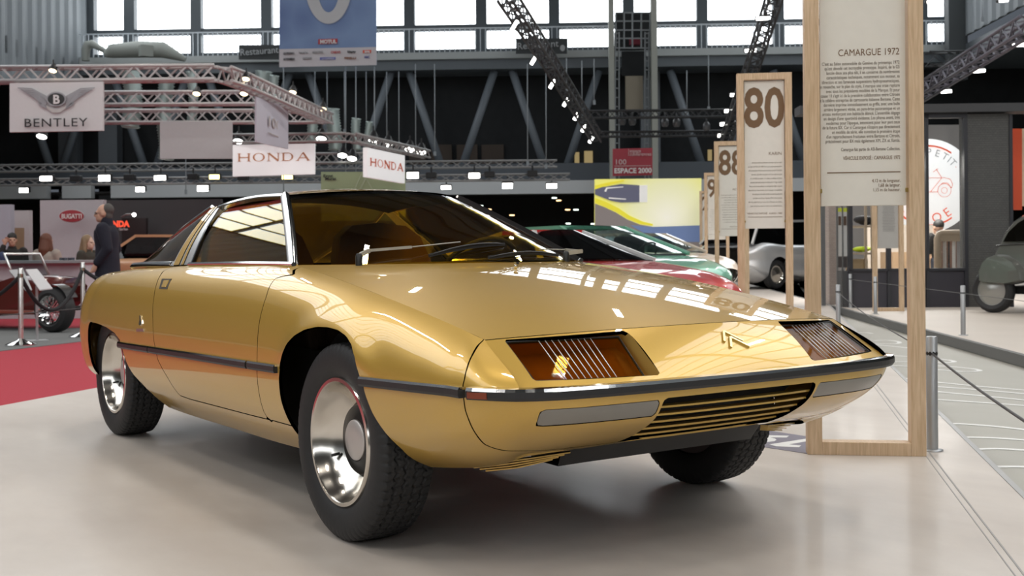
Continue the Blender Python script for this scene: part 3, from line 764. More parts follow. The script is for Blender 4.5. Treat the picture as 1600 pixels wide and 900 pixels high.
# edge trim of the stand and a fine joint beside it
nR = np.cross([0, 0, 1], dR)
if nR@(np.array([0, 0, 0])-eR0) < 0: nR = -nR
mb = MB(); mb.bar(pR0+np.array([0, 0, -.04])-nR*.012, pR1+np.array([0, 0, -.04])-nR*.012, .024, .085); st(mb.build('trim_1', trimg))
mb = MB(); mb.bar(pR0+nR*.20+[0, 0, .0006], pR1+nR*.20+[0, 0, .0006], .006, .0012); mb.bar(pR0+nR*.225+[0, 0, .0006], pR1+nR*.225+[0, 0, .0006], .004, .0012); st(mb.build('trim_2', mat('joint_grey', (.33, .32, .31), .6)))
# carpets at the left
c0 = Zp(0, 550, ZF); c1 = Zp(135, 534, ZF); dc = (c1-c0)/np.linalg.norm(c1-c0)
flat('floor_red_carpet', [pL0-dL*6, pL1, pL1+dR*16-hx*4, H(-20, 40, 0), H(-20, 5, 0)], ZF+.006, carpet_r, t=.006)
k0 = Zp(0, 507, ZF); k1 = Zp(130, 510, ZF)
flat('floor_grey_carpet', [Zp(-250, 580, ZF), c0, c1, Zp(310, 514, ZF), Zp(-250, 513.5, ZF)], ZF+.012, carpet_g, t=.006)
# white contour lines printed on the aisle floor
LN = [[(1335, 520.5), (1350, 519.5), (1363, 521)], [(1366, 532), (1385, 531.5), (1400, 533), (1405.5, 535), (1400, 536.8), (1366, 536.5)], [(1362, 538), (1390, 540.5), (1423, 544)],
      [(1383, 555), (1420, 557), (1455, 560), (1482, 562.5), (1491, 565), (1484, 566.3), (1440, 565.5), (1383, 565)], [(1378, 569.5), (1420, 572), (1465, 571.5), (1505, 574.5), (1526, 577), (1530, 579.5), (1520, 580.5), (1490, 579.5), (1455, 576.5), (1420, 573)],
      [(1372, 588.5), (1420, 591.5), (1465, 597), (1530, 603.5), (1620, 611)], [(1362, 599.5), (1420, 600), (1465, 604), (1530, 609), (1620, 617)], [(1350, 608), (1420, 607.5), (1465, 612), (1530, 618), (1620, 627)],
      [(1355, 623.5), (1390, 621.5), (1425, 621.5), (1465, 624.2), (1530, 628.5), (1620, 635)], [(1440, 664), (1465, 662.5), (1490, 661.8), (1530, 664), (1620, 673.5)], [(1455, 686), (1475, 684), (1510, 683), (1550, 684), (1620, 689)],
      [(1478, 707.5), (1500, 704), (1530, 701.5), (1560, 701), (1620, 705)], [(1510, 733.5), (1535, 730.5), (1565, 729), (1620, 729.5)]]
mb = MB()
for L in LN:
    P = np.array([Zp(x, y, ZF+.002) for x, y in L]); kn = knots(P); P = hermite(kn, P, np.linspace(0, kn[-1], 40)); t = np.gradient(P, axis=0); nn = np.stack([-t[:, 1], t[:, 0], 0*t[:, 0]], 1); nn /= np.linalg.norm(nn, axis=1, keepdims=True)+1e-12
    v = list(P+nn*.022)+list(P-nn*.022); mb.add(v, [(i, i+1, i+41, i+40) for i in range(39)])
st(mb.build('floor_markings', mat('line_white', (.78, .78, .76), .5)))
# "72" year sticker beside the wooden frame
a0, a1, b0_, b1_ = Zp(1263, 709.5, 0), Zp(1140, 690.5, 0), Zp(1263, 682.5, 0), Zp(1140, 664, 0)
o = flat('floor_sticker', [a0, a1, b1_, b0_], .0016, mat('sticker_mauve', (.165, .150, .20), .5), False, .0012)
tag(o, 'mauve floor sticker with a white upside-down 72 beside the nearest wooden frame', 'sticker')
stw = mat('sticker_white', (.75, .75, .74), .5)
def ground_poly(name, polys):
    mb = MB()
    for P in polys: mb.add([Zp(x, y, 0)+[0, 0, .0022] for x, y in P], [tuple(range(len(P)))])
    q = mb.build(name, stw, o)
    for f in q.data.polygons:
        if f.normal.z < 0: f.flip()
    return q
ground_poly('digit', [[(1202, 695), (1233, 690.2), (1263, 685.6), (1263, 689.8), (1233, 695), (1252, 696.8), (1248, 699.6), (1212, 698)]])
oc_ = [(1183, 683.2), (1194, 683.2), (1204, 684), (1211, 686), (1213.5, 688), (1210, 690), (1202, 691.2), (1183, 691.8)]; ic_ = [(1183, 685.2), (1190, 685.2), (1194, 685.4), (1197, 686.1), (1196.5, 686.9), (1195, 687.3), (1191, 687.7), (1183, 688)]
ground_poly('digit', [[(1185, 680.2), (1233, 681.4), (1229, 684.4), (1204, 684), (1194, 683.2), (1185, 683.2)]]+[[oc_[i], oc_[i+1], ic_[i+1], ic_[i]] for i in range(7)])
# second platform on the right with its kerb
q0, q1 = Zp(1600, 553, 0), Zp(1325, 483, 0); dq = (q1-q0)/np.linalg.norm(q1-q0); nq = np.cross([0, 0, 1], dq)
if nq@hx < 0: nq = -nq
flat('floor_right_stand', [q0-dq*6, q1+dq*.2, q1+dq*30, q1+dq*30+nq*22, q0-dq*6+nq*14], 0, mat('right_stand_floor', (.56, .50, .44), .5, noise=.08, nscale=1.5), t=.1)
mb = MB(); mb.bar(q0-dq*6-nq*.03+[0, 0, -.047], q1+dq*8-nq*.03+[0, 0, -.047], .06, .096)
st(mb.build('trim_3', kerbm))
mb = MB()
for i in range(60): p = q0+dq*(i*.42-6)-nq*.061+[0, 0, -.03]; mb.lathe([(.0001, .002), (.006, .002), (.006, 0)], 8, frame_at(p, dq, np.array([0, 0, 1.])))
st(mb.build('trim_4', mat('rivet_grey', (.25, .25, .25), .4, .5)))
# ------------------------------------------------ end wall, side walls, roof
YB = 60.0
pane = glow('overcast_daylight', (.93, .97, 1.0), SKY_E); pane2 = glow('overcast_roof_light', (.93, .97, 1.0), ROOF_E); steel = mat('window_steel', (.065, .078, .088), .55); slate = mat('slate_steel', (.12, .14, .155), .5)
zA = Hy(800, 88, YB)[1]               # gallery floor level
def hbox(mb, a0, a1, b0, b1, z0, z1, mi=0): 
    c = H((a0+a1)/2, (b0+b1)/2, (z0+z1)/2); mb.box(c, (abs(a1-a0), abs(b1-b0), abs(z1-z0)), np.stack([hx, hy, [0, 0, 1]], 1), mi)
AL, AR, ZT = -24.9, 19.6, 16.6
BL, BR = -36., 36.
def glazed_wall(name, b, s):
    w = MB(); xs = [AL+.15]+[Hy(x, 50, YB)[0] for x in (203, 307, 417, 530, 640, 752, 866, 982, 1097, 1216, 1330, 1440)]
    for x in xs: hbox(w, x-.28, x+.28, b-.15, b+.35, zA, ZT)
    for z in [zA+.25]+[Hy(800, y, YB)[1] for y in (42, -20, -78)]: hbox(w, AL, AR, b-.08, b+.25, z-.16, z+.16)
    o = st(w.build(name, steel))
    g = MB(); hbox(g, AL, AR, b+.4*s, b+.45*s, zA, ZT); g.build('glass', pane, o)
    return o
glazed_wall('window_1', YB, 1); glazed_wall('window_2', -38, -1)
wb = MB(); hbox(wb, BL, BR, YB+1.5, YB+1.8, 4.5, zA); st(wb.build('wall_back', blackw))
wb = MB(); hbox(wb, BL, BR, -39, -38.3, ZF, zA); st(wb.build('wall_rear', mat('rear_wall_grey', (.20, .19, .17), .8)))
# gallery slab, lower beam and white fascia
zt, zl = Hy(800, 86, YB)[1], Hy(800, 112, YB)[1]
w = MB(); hbox(w, BL, BR, YB-1.2, YB+1.5, zt-.35, zt); st(w.build('trim_5', mat('gallery_edge_grey', (.42, .45, .45), .6)))
w = MB(); hbox(w, BL, BR, YB-1.0, YB+1.4, zl, zt-.35); st(w.build('trim_6', slate))
w = MB(); z1, z2, z3 = [Hy(600, y, YB-2)[1] for y in (257, 285, 305)]
hbox(w, BL, BR, YB-1.6, YB+1.4, z2, z1); st(w.build('trim_7', mat('beam_blue_grey', (.085, .098, .115), .6)))
w = MB(); hbox(w, BL, Hy(74, 296, YB-2)[0], YB-2.1, YB-1.6, z3, z2); hbox(w, Hy(98, 296, YB-2)[0], Hy(143, 296, YB-2)[0], YB-2.1, YB-1.6, z3, z2); hbox(w, Hy(174, 296, YB-2)[0], BR, YB-2.1, YB-1.6, z3, z2); st(w.build('trim_8', mat('fascia_pale', (.60, .62, .63), .6)))
w = MB(); hbox(w, BL, BR, YB+8, YB+8.3, ZF, 4.3); hbox(w, BL, BR, YB-1.6, YB+8, z3+.25, z3+.35); st(w.build('ceiling_lower_hall', mat('lower_hall_dark', (.020, .018, .017), .8)))
# columns of the end wall
col_m = mat('column_blue_grey', (.14, .155, .17), .55)
for x in (92, 156, 1020):
    a = Hy(x, 300, YB-.6)[0]; w = MB(); hbox(w, a-.5, a+.5, YB+.5, YB+1.3, ZF, zl); st(w.build('column', col_m))
# raking struts under the gallery
apex = [20, 166, 312, 470, 627, 787, 949, 1032, 1192]
n_ = 0
for i, x in enumerate(apex):
    a, z = Hy(x, 112, YB); zb = Hy(x, 268, YB)[1]; la = Hy(x-66, 268, YB)[0]; ra = Hy(x+66, 268, YB)[0]
    for e in (la, ra):
        if x == 1032 and e == la or x == 949 and e == ra: continue
        w = MB(); w.tube([H(a+(.45 if e == ra else -.45), YB-.4, z), H(e, YB-.4, zb)], .21, 10)
        tag(w.build('raking_strut', mat('strut_blue_grey', (.17, .195, .22), .5)), 'blue-grey tubular strut raking down from the gallery beam in front of black drapes', 'strut', 'raking struts under the gallery')
# side walls: dark lower part, corrugated cladding, sloping roof lights, dark vault
zc = 15.0
cor = mat('corrugated_cladding', (.27, .30, .32), .6, noise=.08)
ribm = mat('roof_rib_steel', (.06, .068, .072), .6)
def side(name, a, s, low, zl_):
    w = MB(); e = a+s*14; hbox(w, e, e+s*.3, -38, YB+8, ZF, zA-1.0); st(w.build(name, low))
    w = MB(); hbox(w, a, e, -38, YB, zA-1.0, zA-.2); st(w.build('trim_gallery', slate))
    w = MB(); n = 392; ys = np.linspace(-38, YB, n); v = []
    for i, y in enumerate(ys):
        d = -s*(.10 if i % 4 in (1, 2) else 0)
        v += [H(a+d, y, zl_), H(a+d, y, zc)]
    w.add(v, [(2*i, 2*i+1, 2*i+3, 2*i+2) for i in range(n-1)]); hbox(w, a+s*.05, a+s*.1, -38, YB, zl_, zc); st(w.build(name+'_cladding', cor))
side('wall_left', AL, -1, mat('left_hall_wall', (.34, .28, .20), .8), zA-2.3); side('wall_right', AR, 1, mat('right_hall_wall', (.14, .13, .12), .8), 11.1)
w = MB()
for y in (57.5, 44, 30): w.bar(H(AR-.35, y, 9.0), H(AR-.35, y, 13.5), .9, .6, hy); w.bar(H(AR-.35, y, 13.2), H(AR-1.6, y, 17), .9, .6, hy)
st(w.build('trim_9', ribm))
def vault(s, k):
    a0 = AL if s < 0 else AR; a1, a2 = a0-s*5.5, a0-s*13.7; am = (AL+AR)/2; z0, z1, z2 = zc, 21.0, 25.5
    g = MB(); g.add([H(a0, -38, z0), H(a0, YB, z0), H(a1, YB, z1), H(a1, -38, z1)], [(0, 1, 2, 3)])
    w = MB(); ln = math.hypot(a1-a0, z1-z0)
    for y in np.arange(-38, YB+1, 7.0): w.bar(H(a0-s*.1, y, z0), H(a1-s*.1, y, z1), .5, .35, hy)
    for kk in np.linspace(0, 1, 9): w.bar(H(a0+(a1-a0)*kk-s*.08, -38, z0+(z1-z0)*kk-.06), H(a0+(a1-a0)*kk-s*.08, YB, z0+(z1-z0)*kk-.06), .14 if kk in (0, .5, 1) else .06, .10)
    o = st(w.build('window_%d' % k, ribm)); g.build('glass', pane2, o)
    w = MB(); w.add([H(a1, -38, z1), H(a1, YB, z1), H(a2, YB, z2), H(a2, -38, z2), H(am, YB, 26.5), H(am, -38, 26.5)], [(0, 1, 2, 3), (3, 2, 4, 5)])
    for y in np.arange(-38, YB+1, 7.0): w.bar(H(a1, y, z1-.3), H(a2, y, z2-.3), .5, .6, hy); w.bar(H(a2, y, z2-.3), H(am, y, 26.2), .5, .6, hy)
    return w
w1 = vault(-1, 3); w2 = vault(1, 4)
st(w1.build('ceiling_left', mat('ceiling_dark', (.045, .048, .05), .8))); st(w2.build('ceiling_right', MATS['ceiling_dark']))
w = MB(); w.add([H(AL, YB+.2, ZT), H(AR, YB+.2, ZT), H(AR-5.5, YB+.2, 21), H(AR-13.7, YB+.2, 25.5), H((AL+AR)/2, YB+.2, 26.5), H(AL+13.7, YB+.2, 25.5), H(AL+5.5, YB+.2, 21)], [tuple(range(7))]); w.add([H(a, -38.2, z) for a, z in ((AL, ZT), (AR, ZT), (AR-5.5, 21), (AR-13.7, 25.5), ((AL+AR)/2, 26.5), (AL+13.7, 25.5), (AL+5.5, 21))], [tuple(range(7))]); st(w.build('wall_gables', MATS['ceiling_dark']))
# railings on the gallery
rail_m = mat('gallery_rail_white', (.55, .60, .64), .5)
w = MB(); zr = zt+1.25
hbox(w, AL, AR, YB-1.10, YB-1.04, zr-.06, zr)
for a in np.arange(AL, AR, .26): hbox(w, a-.02, a+.02, YB-1.09, YB-1.05, zt, zr)
tag(w.build('gallery_railing', rail_m), 'pale railing of thin bars along the gallery under the tall windows', 'railing')
# ================================================================== the stand: wooden frames, posts, cars
def quad(name, C, th, m, parent=None):
    "C: four (px, py, depth) corners, clockwise from top-left as seen; a thin board"
    P = [Dp(*c) for c in C]; n = np.cross(P[1]-P[0], P[3]-P[0]); n /= np.linalg.norm(n)   # points away from the viewer or towards
    if n@(P[0]-CAM) < 0: n = -n
    mb = MB(); mb.add(P+[p+n*th for p in P], [(0, 3, 2, 1), (4, 5, 6, 7), (0, 1, 5, 4), (1, 2, 6, 5), (2, 3, 7, 6), (3, 0, 4, 7)])
    o = mb.build(name, m, parent); return o, P, -n
def lettering(name, body, px, py, dep, hpx, m, parent, align='LEFT', ax=None, width=None, off=.004, space=1.0, bold=0, dep2=None):
    "text whose cap height is hpx pixels, baseline start at px,py"
    s = hpx*dep/F/.70; o = Dp(px, py, dep); ax = hx if ax is None else ax; ay = np.array([0, 0, 1.])
    nz = np.cross(ax, ay); nz = nz/np.linalg.norm(nz); o = o+nz*off
    t = text(name, body, s, m, frame_at(o, ax, ay), None, align, extrude=.0008*dep/5, space=space, bold=bold*s)
    if width:
        xs = [v.co.x for v in t.data.vertices]; k = width*dep/F/(max(xs)-min(xs))
        for v in t.data.vertices: v.co.x *= k
    if parent: t.parent = parent; t.matrix_parent_inverse = parent.matrix_world.inverted()
    return t
wood = bpy.data.materials.new('light_oak'); wood.use_nodes = True
def _wood():
    nt = wood.node_tree; b = nt.nodes['Principled BSDF']; L = nt.links.new
    tc = nt.nodes.new('ShaderNodeTexCoord'); mp = nt.nodes.new('ShaderNodeMapping'); mp.inputs['Scale'].default_value = (22, 22, 1.6)
    n = nt.nodes.new('ShaderNodeTexNoise'); n.inputs['Scale'].default_value = 4; n.inputs['Detail'].default_value = 7; n.inputs['Distortion'].default_value = .6
    n2 = nt.nodes.new('ShaderNodeTexNoise'); n2.inputs['Scale'].default_value = 1.2
    r = nt.nodes.new('ShaderNodeValToRGB'); r.color_ramp.elements[0].position = .32; r.color_ramp.elements[1].position = .70
    r.color_ramp.elements[0].color = (.50, .345, .205, 1); r.color_ramp.elements[1].color = (.68, .505, .34, 1)
    L(tc.outputs['Object'], mp.inputs[0]); L(mp.outputs[0], n.inputs['Vector']); L(n.outputs['Fac'], r.inputs[0]); L(r.outputs[0], b.inputs['Base Color']); b.inputs['Roughness'].default_value = .5
_wood()
cream = mat('cream_panel', (.74, .71, .65), .6)
inkb = mat('brown_ink', (.17, .095, .045), .6); inkg = mat('grey_brown_ink', (.20, .16, .125), .6)
brass = mat('brass_clip', (.45, .33, .12), .3, .9); silver = mat('silver_post', (.42, .43, .44), .4, .6)
fA, fB = Zp(1262, 710.5, 0), Zp(1448, 713.5, 0); fdir = (fB-fA)/np.linalg.norm(fB-fA); fW = np.linalg.norm(fB-fA); FH = 2.50
sdir = dR.copy()
def big_frame(k, o0, label, number, FH=2.50):
    ang = math.atan2(fdir[1], fdir[0])
    r = empty('display_frame', o0, ang, label, 'display frame', 'wooden display frames in a row along the stand')
    bpy.context.view_layer.update()
    pw, pd = .062, .075
    def part(nm, c, d, m): mb = MB(); mb.box(c, d, bev=.002); return mb.build(nm, m, r)
    part('post', (pw/2, pd/2, FH/2), (pw, pd, FH), wood); part('post', (fW-pw/2, pd/2, FH/2), (pw, pd, FH), wood)
    part('bottom_rail', (fW/2, pd/2, .028), (fW-2*pw, pd, .056), wood); part('top_rail', (fW/2, pd/2, FH-.03), (fW-2*pw, pd, .06), wood)
    zb = 1.07
    pn = part('text_panel', (fW/2, pd/2+.006, (zb+FH-.07)/2), (fW-2*pw-.012, .016, FH-.07-zb), cream)
    for x in (pw+.004, fW-pw-.004): part('clip', (x, pd/2-.004, zb+.065), (.014, .02, .018), brass)
    x1 = fW-pw-.03; yf = pd/2-.0025
    M = lambda x, z: Matrix.Translation((x, yf, z)) @ Matrix.Rotation(PI/2, 4, 'X')
    def tx(nm, b, s, x, z, m, al='RIGHT', w=None, bold=0, sp_=1.0):
        t = text(nm, b, s, m, Matrix(), None, al, extrude=.0006, bold=bold, space=sp_)
        if w:
            xs = [v.co.x for v in t.data.vertices]; kk = w/(max(xs)-min(xs)); 
            for v in t.data.vertices: v.co.x *= kk
        t.parent = pn; t.matrix_local = M(x, z); return t
    if number:
        t = tx('number', number, .50, fW/2, FH-.06-.07-.352, inkb, 'CENTER', fW-2*pw-.006, .012)
    return r, tx, x1, zb, part, pn
para = ["C'est au Salon automobile de Genève du printemps 1972", "qu'est dévoilé cet incroyable prototype. Inspiré, de la GS", "lancée deux ans plus tôt, il en conserve de nombreuses", "caractéristiques techniques, notamment son moteur, sa", "direction et ses fameuses suspensions hydropneumatiques.", "En revanche, sur le plan du style, il marque une vraie rupture", "avec tous les précédents modèles de la Marque. Et pour", "cause ! Il s'agit ici de la première collaboration entre Citroën", "et la célèbre entreprise de carrosserie italienne Bertone. Cette", "dernière imprime immédiatement sa griffe, avec une bulle", "arrière largement vitrée, un pare-brise panoramique et un", "arceau renforçant son habitacle élancé. L'ensemble dégage", "un design d'une sportivité évidente. Les phares avant, très", "modernes pour l'époque, annoncent pour leur part ceux", "de la future BX. Car si Camargue n'inspire pas directement", "un modèle de série, elle constitue la première étape", "d'un rapprochement fructueux entre Bertone et Citroën,", "précisément pour BX mais également XM, ZX et Xantia."]
widths = [121, 117, 114, 114, 121, 126, 115, 123, 126, 119, 118, 121, 119, 115, 121, 106, 115, 116]
# nearest frame: the gold car's panel
r0, tx, x1, zb, part, pn0 = big_frame(0, fA, 'nearest wooden frame with a cream panel headed CAMARGUE 1972 beside the gold car', None)
def z_of(py): return CZ+(HOR+4.2-.0079*0-8.6-py)*4.98/F      # height on the nearest panel for a picture row
dep0 = float((fA+fdir*fW*.8-CAM)@fw)
def zrow(py): return float(Yp(1400, py, 0)[2]) if False else float(CZ+((HOR-.0079*(1400-800))-py)*dep0/F)
tx('heading', 'CAMARGUE 1972', .042, x1, zrow(83), inkb, w=96*dep0/F*.97)
for i, (l, w) in enumerate(zip(para, widths)):
    tx('paragraph_line', l, .0205, x1, zrow(97.5+i*7.22), inkg, w=w*dep0/F*.98)
tx('credit_line', "Camargue fait partie de ASI-Bertone Collection.", .0205, x1, zrow(233.5), inkg, w=92*dep0/F*.98)
tx('exhibit_line', 'VÉHICULE EXPOSÉ : CAMARGUE 1972', .022, x1, zrow(247.5), inkb, w=89*dep0/F*.98)
for i, (a, b) in enumerate((('4,12 m de longueur.', 43), ('1,68 de largeur.', 33), ('1,15 m de hauteur.', 41))): tx('size_line', a, .0205, x1, zrow(283.5+7.2*i), inkb, w=b*dep0/F)
def rule(tx_x0, x1_, z, r, pn): mb = MB(); mb.box(((tx_x0+x1_)/2, .075/2-.003, z), (x1_-tx_x0, .0012, .004)); mb.build('rule', inkb, pn)
rule(.095, x1, zrow(267.5), r0, pn0)
ROW = [(1153, 10.6, 115), (1117, 17.0, 221), (1101, 23.5, 270), (1093.5, 29.5, 298.5), (1086, 35.5, 320), (1082, 41, 335), (1077.5, 46, 346)]
kar = ["Berlinette extrême présentée sans moteur sous son capot", "au Salon de Paris de 1980, Karin est la plus spectaculaire", "silhouette jamais dessinée dans le bureau de style. Pyramide", "de verre, elle offre trois places de front, dont le poste", "de conduite au centre. Le volant, le tableau de bord", "et toutes les commandes tournent avec le siège central.", "Sous cette forme radicale se cachent des idées reprises", "plus tard sur les voitures de la marque. La calandre,", "les optiques et les ailes arrière recouvertes donnent", "une allure de vaisseau. Exposée à Paris cette année-là,", "elle fut admirée par tous les visiteurs du salon,", "puis conservée dans la réserve du conservatoire."]
nums = ['80', '88', '90', '20', '95', '06', '10']
which = ['second', 'third', 'fourth', 'fifth', 'sixth', 'seventh', 'eighth', 'ninth', 'tenth', 'eleventh']
for i, nb in enumerate(nums):
    k = i+1
    lab = {0: 'second wooden frame, its cream panel numbered 80 and titled KARIN', 1: 'third wooden frame, its panel numbered 88, half behind the KARIN frame', 2: 'fourth wooden frame in the row, a large 9 on its panel'}.get(i, '%s wooden frame in the receding row, counted from the gold car' % which[i])
    px_, d_, ty_ = ROW[i]; q_ = Dp(px_, 380, d_); q_[2] = 0; r, tx, x1, zb, part, pn = big_frame(k, q_, lab, nb, float(Dp(px_, ty_, d_)[2]))
    if k <= 3:
        if k < 3: tx('heading', 'KARIN' if k == 1 else 'ACTIVA', .040, x1, 1.74, inkb)
        rr = random.Random(k)
        for q, l in enumerate(kar): tx('paragraph_line', l, .0205, x1, 1.665-.036*q, inkg, w=(fW-2*.062-.06)*rr.uniform(.84, 1))
        tx('exhibit_line', 'VÉHICULE EXPOSÉ : KARIN 1980' if k == 1 else 'VÉHICULE EXPOSÉ', .022, x1, 1.17+.03, inkb); rule(.095, x1, 1.155+.02, r, pn)
# low silver posts carrying a cord
def post(P, label, h=.50, group=None):
    o = empty('barrier_post', P, 0, label, 'post', group)
    mb = MB(); mb.lathe([(.045, 0), (.045, .006), (.024, .008)], 20); mb.build('base_plate', silver, o)
    mb = MB(); mb.lathe([(.024, .008), (.024, h-.004), (.021, h), (.0005, h)], 20); mb.build('shaft', silver, o, 40)
    mb = MB(); mb.sphere((-.02*0+.0, 0, h-.075), .026, 10, 8); mb.build('cord_eye', hubblack, o)
    return o
pp = Zp(1457, 704, 0); post(pp, 'silver barrier post at the foot of the nearest wooden frame')
post(Zp(1310, 519, 0)*np.array([1, 1, 0]), 'silver barrier post just behind the far headlamp of the gold car')
for (x, y, l) in ((1505, 524, 'silver post on the right stand in front of the grey vintage saloon'), (1368, 491, 'silver post on the right stand beside the small wooden frame'), (1329, 481, 'silver post on the right stand by the folded glass doors')): post(Zp(x, y, 0), l)
mb = MB(); c1 = pp+[0, 0, .425]; c2 = Dp(1640, 605, float((Zp(1640, 780, 0)-CAM)@fw)*.92)
cord = np.array(c1); far = Zp(1310, 519, 0)+[0, 0, .42]
near_dir = dR*-3.2; c2 = c1+near_dir; c2[2] = c1[2]
mb.tube([c1+(c2-c1)*t-np.array([0, 0, .02*4*t*(1-t)]) for t in np.linspace(0, 1, 12)], .005, 6)
mb.tube([c1+(far-c1)*t-np.array([0, 0, .03*4*t*(1-t)]) for t in np.linspace(0, 1, 16)], .004, 6)
tag(mb.build('black_rope', rubber), 'thin black cord strung along the edge of the stand between silver posts', 'rope')
mb = MB(); a, b = Zp(1505, 524, 0)+[0, 0, .42], Zp(1368, 491, 0)+[0, 0, .42]; e = Zp(1329, 481, 0)+[0, 0, .42]; z_ = Zp(1505, 524, 0)+dq*-5+[0, 0, .42]
mb.tube([e, b, a, z_], .003, 5); tag(mb.build('grey_rope', mat('thin_grey_cord', (.12, .12, .12), .6)), 'thin grey cord along the front of the right-hand stand', 'rope')
# ------------------------------------------------ generic cars
def paint(name, c, metal=.0): return mat(name, c, .35, metal, 1, noise=.03)
cglass = tint_glass('car_glass_grey', (.80, .86, .86), 1, .0, 1.45)
darkglass = tint_glass('car_glass_dark', (.20, .21, .22), 1, .0, 1.5)
def show_car(name, P, rz, label, col, sections, gh, wheels, glassm, group=None, pillar=None, extras=()):
    """sections: (x, half width, z bottom, z shoulder, z top) from tail to nose; gh: greenhouse base/roof outlines"""
    r = empty(name, P, rz, label, 'car', group)
    rows_ = []
    for x, w, zb, zs, zt in sections:
        rows_.append([(x, 0, zb), (x, -w*.86, zb), (x, -w, zb+.10), (x, -w, (zb+zs)/2+.05), (x, -w*.97, zs), (x, -w*.80, zt-.01), (x, -w*.4, zt+.008), (x, 0, zt+.012), (x, w*.4, zt+.008), (x, w*.80, zt-.01), (x, w*.97, zs), (x, w, (zb+zs)/2+.05), (x, w, zb+.10), (x, w*.86, zb), (x, 0, zb)])
    G = surf(rows_, 70, 84); m = grid_mesh(G); v, n, f = m
    if n[35*85+42][2] < 0: m = flipm(m)
    for x, R in wheels:
        wp = [(x+(R+.05)*math.cos(a), .02+R*.98+(R+.05)*math.sin(a)) for a in np.linspace(0, PI, 16)]+[(x-R-.05, -.3), (x+R+.05, -.3)]
        vv, nn, ff = m; side_ = np.abs(vv[:, 1]) > .45; ph = np.where(side_, -sdf(vv[:, (0, 2)], wp), -1.); m = clip(m, ph)
    shell('body', m, col, r, .02)
    mb = MB(); xs = [s[0] for s in sections]; mb.box(((xs[0]+xs[-1])/2, 0, .34), (abs(xs[-1]-xs[0])*.90, sections[len(sections)//2][1]*1.2, .22)); mb.build('underbody', blackm, r)
    b0, b1, t0, t1, wb0, wb1, wt0, wt1, zb0, zb1, zt0, zt1 = gh   # front base x, rear base x, roof front x, roof rear x, half widths and heights
    bf = np.array([b0, -wb0, zb0]); br = np.array([b1, -wb1, zb1]); tf = np.array([t0, -wt0, zt0]); tr = np.array([t1, -wt1, zt1]); k = np.array([1, -1, 1])
    def pane_(nm, A, B, C_, D_, m_, bow=.03, axis=(0, 0, 1)):
        R = []
        for j in np.linspace(0, 1, 4):
            row = []
            for i in np.linspace(0, 1, 5): row.append(A*(1-i)*(1-j)+B*i*(1-j)+D_*(1-i)*j+C_*i*j+np.array(axis)*bow*4*i*(1-i))
            R.append(row)
        g = grid_mesh(surf(R, 6, 14)); cen = g[0].mean(0)-np.array([(b0+b1)/2, 0, .4])
        if (g[1][len(g[1])//2]@cen) < 0: g = flipm(g)
        shell(nm, g, m_, r, .006)
    pane_('windscreen', bf, bf*k, tf*k, tf, glassm, .10, (1, 0, .3)); pane_('rear_window', br, br*k, tr*k, tr, glassm, .08, (-1, 0, .3))
    for kk in (np.ones(3), k): pane_('side_window', bf*kk, br*kk, tr*kk, tf*kk, glassm, .0)
    pane_('roof', tf, tf*k, tr*k, tr, col, .03)
    for kk in (np.ones(3), k):
        for A, B in ((bf, tf), (br, tr)): mb = MB(); mb.bar(A*kk, B*kk, .05, .05); mb.build('pillar', pillar or col, r)
        mb = MB(); mb.bar(tf*kk, tr*kk, .05, .05); mb.build('roof_rail', col, r)
    for A in (tf, tr): mb = MB(); mb.bar(A, A*k, .05, .05); mb.build('roof_header', col, r)
    for x, R in wheels:
        w = max(abs(s[1]) for s in sections)-.13
        for sg in (-1, 1):
            wh = empty('wheel', (x, sg*w, R), 0 if sg < 0 else PI, parent=r)
            mb = MB(); mb.lathe([(R*.62, .07), (R*.80, .085), (R*.94, .075), (R, .05), (R, -.06), (R*.9, -.085), (R*.62, -.08)], 40, MY); mb.build('tyre', tyre_m, wh, 40)
            mb = MB(); mb.lathe([(R*.63, .072), (R*.58, .05), (R*.30, .045), (R*.12, .07), (.0005, .072)], 32, MY); mb.build('rim', alloy, wh, 40)
    for x in (.25, ):
        for sg in (-1, 1):
            mb = MB(); mb.box((b0-.75, sg*wb0*.45, zb0-.06), (.18, wb0*.62, .62), bev=.06); mb.build('seat', mat('seat_dark', (.03, .03, .035), .8), r)
    c = np.array([b0-.38, wb0*.45, zb0+.02]); nv = np.array([-.8, 0, .6]); ax = np.array([0, 1., 0]); ay = np.cross(nv, ax)
    mb = MB(); mb.tube([c+.17*(math.cos(a)*ax+math.sin(a)*ay) for a in np.linspace(0, 2*PI, 25)[:-1]], .012, 6, closed=True); mb.bar(c-ax*.17, c+ax*.17, .03, .01); mb.build('steering_wheel', hubblack, r)
    mb = MB(); mb.box((b0-.12, 0, zb0-.05), (.34, wb0*1.8, .10), bev=.03); mb.build('dashboard', mat('dash_black', (.02, .02, .022), .7), r)
    return r
show_car('red_concept_car', (-5.86, 4.66, 0), 0, 'low red wedge concept car with a pyramid of dark glass, just beyond the gold car', paint('gloss_red', (.55, .010, .013)),
         [(-1.85, .72, .26, .66, .70), (-1.4, .80, .20, .72, .77), (-.5, .84, .18, .74, .79), (.35, .84, .18, .72, .78), (1.0, .82, .19, .66, .72), (1.5, .74, .22, .58, .645), (1.75, .60, .28, .50, .57), (1.88, .42, .34, .42, .45)],
         (.46, -1.45, -.20, -.70, .70, .78, .30, .32, .775, .775, 1.065, 1.06), [(1.0, .31), (-1.05, .31)], darkglass, 'concept cars along the stand', mat('pale_pillar', (.62, .63, .62), .3, .3))
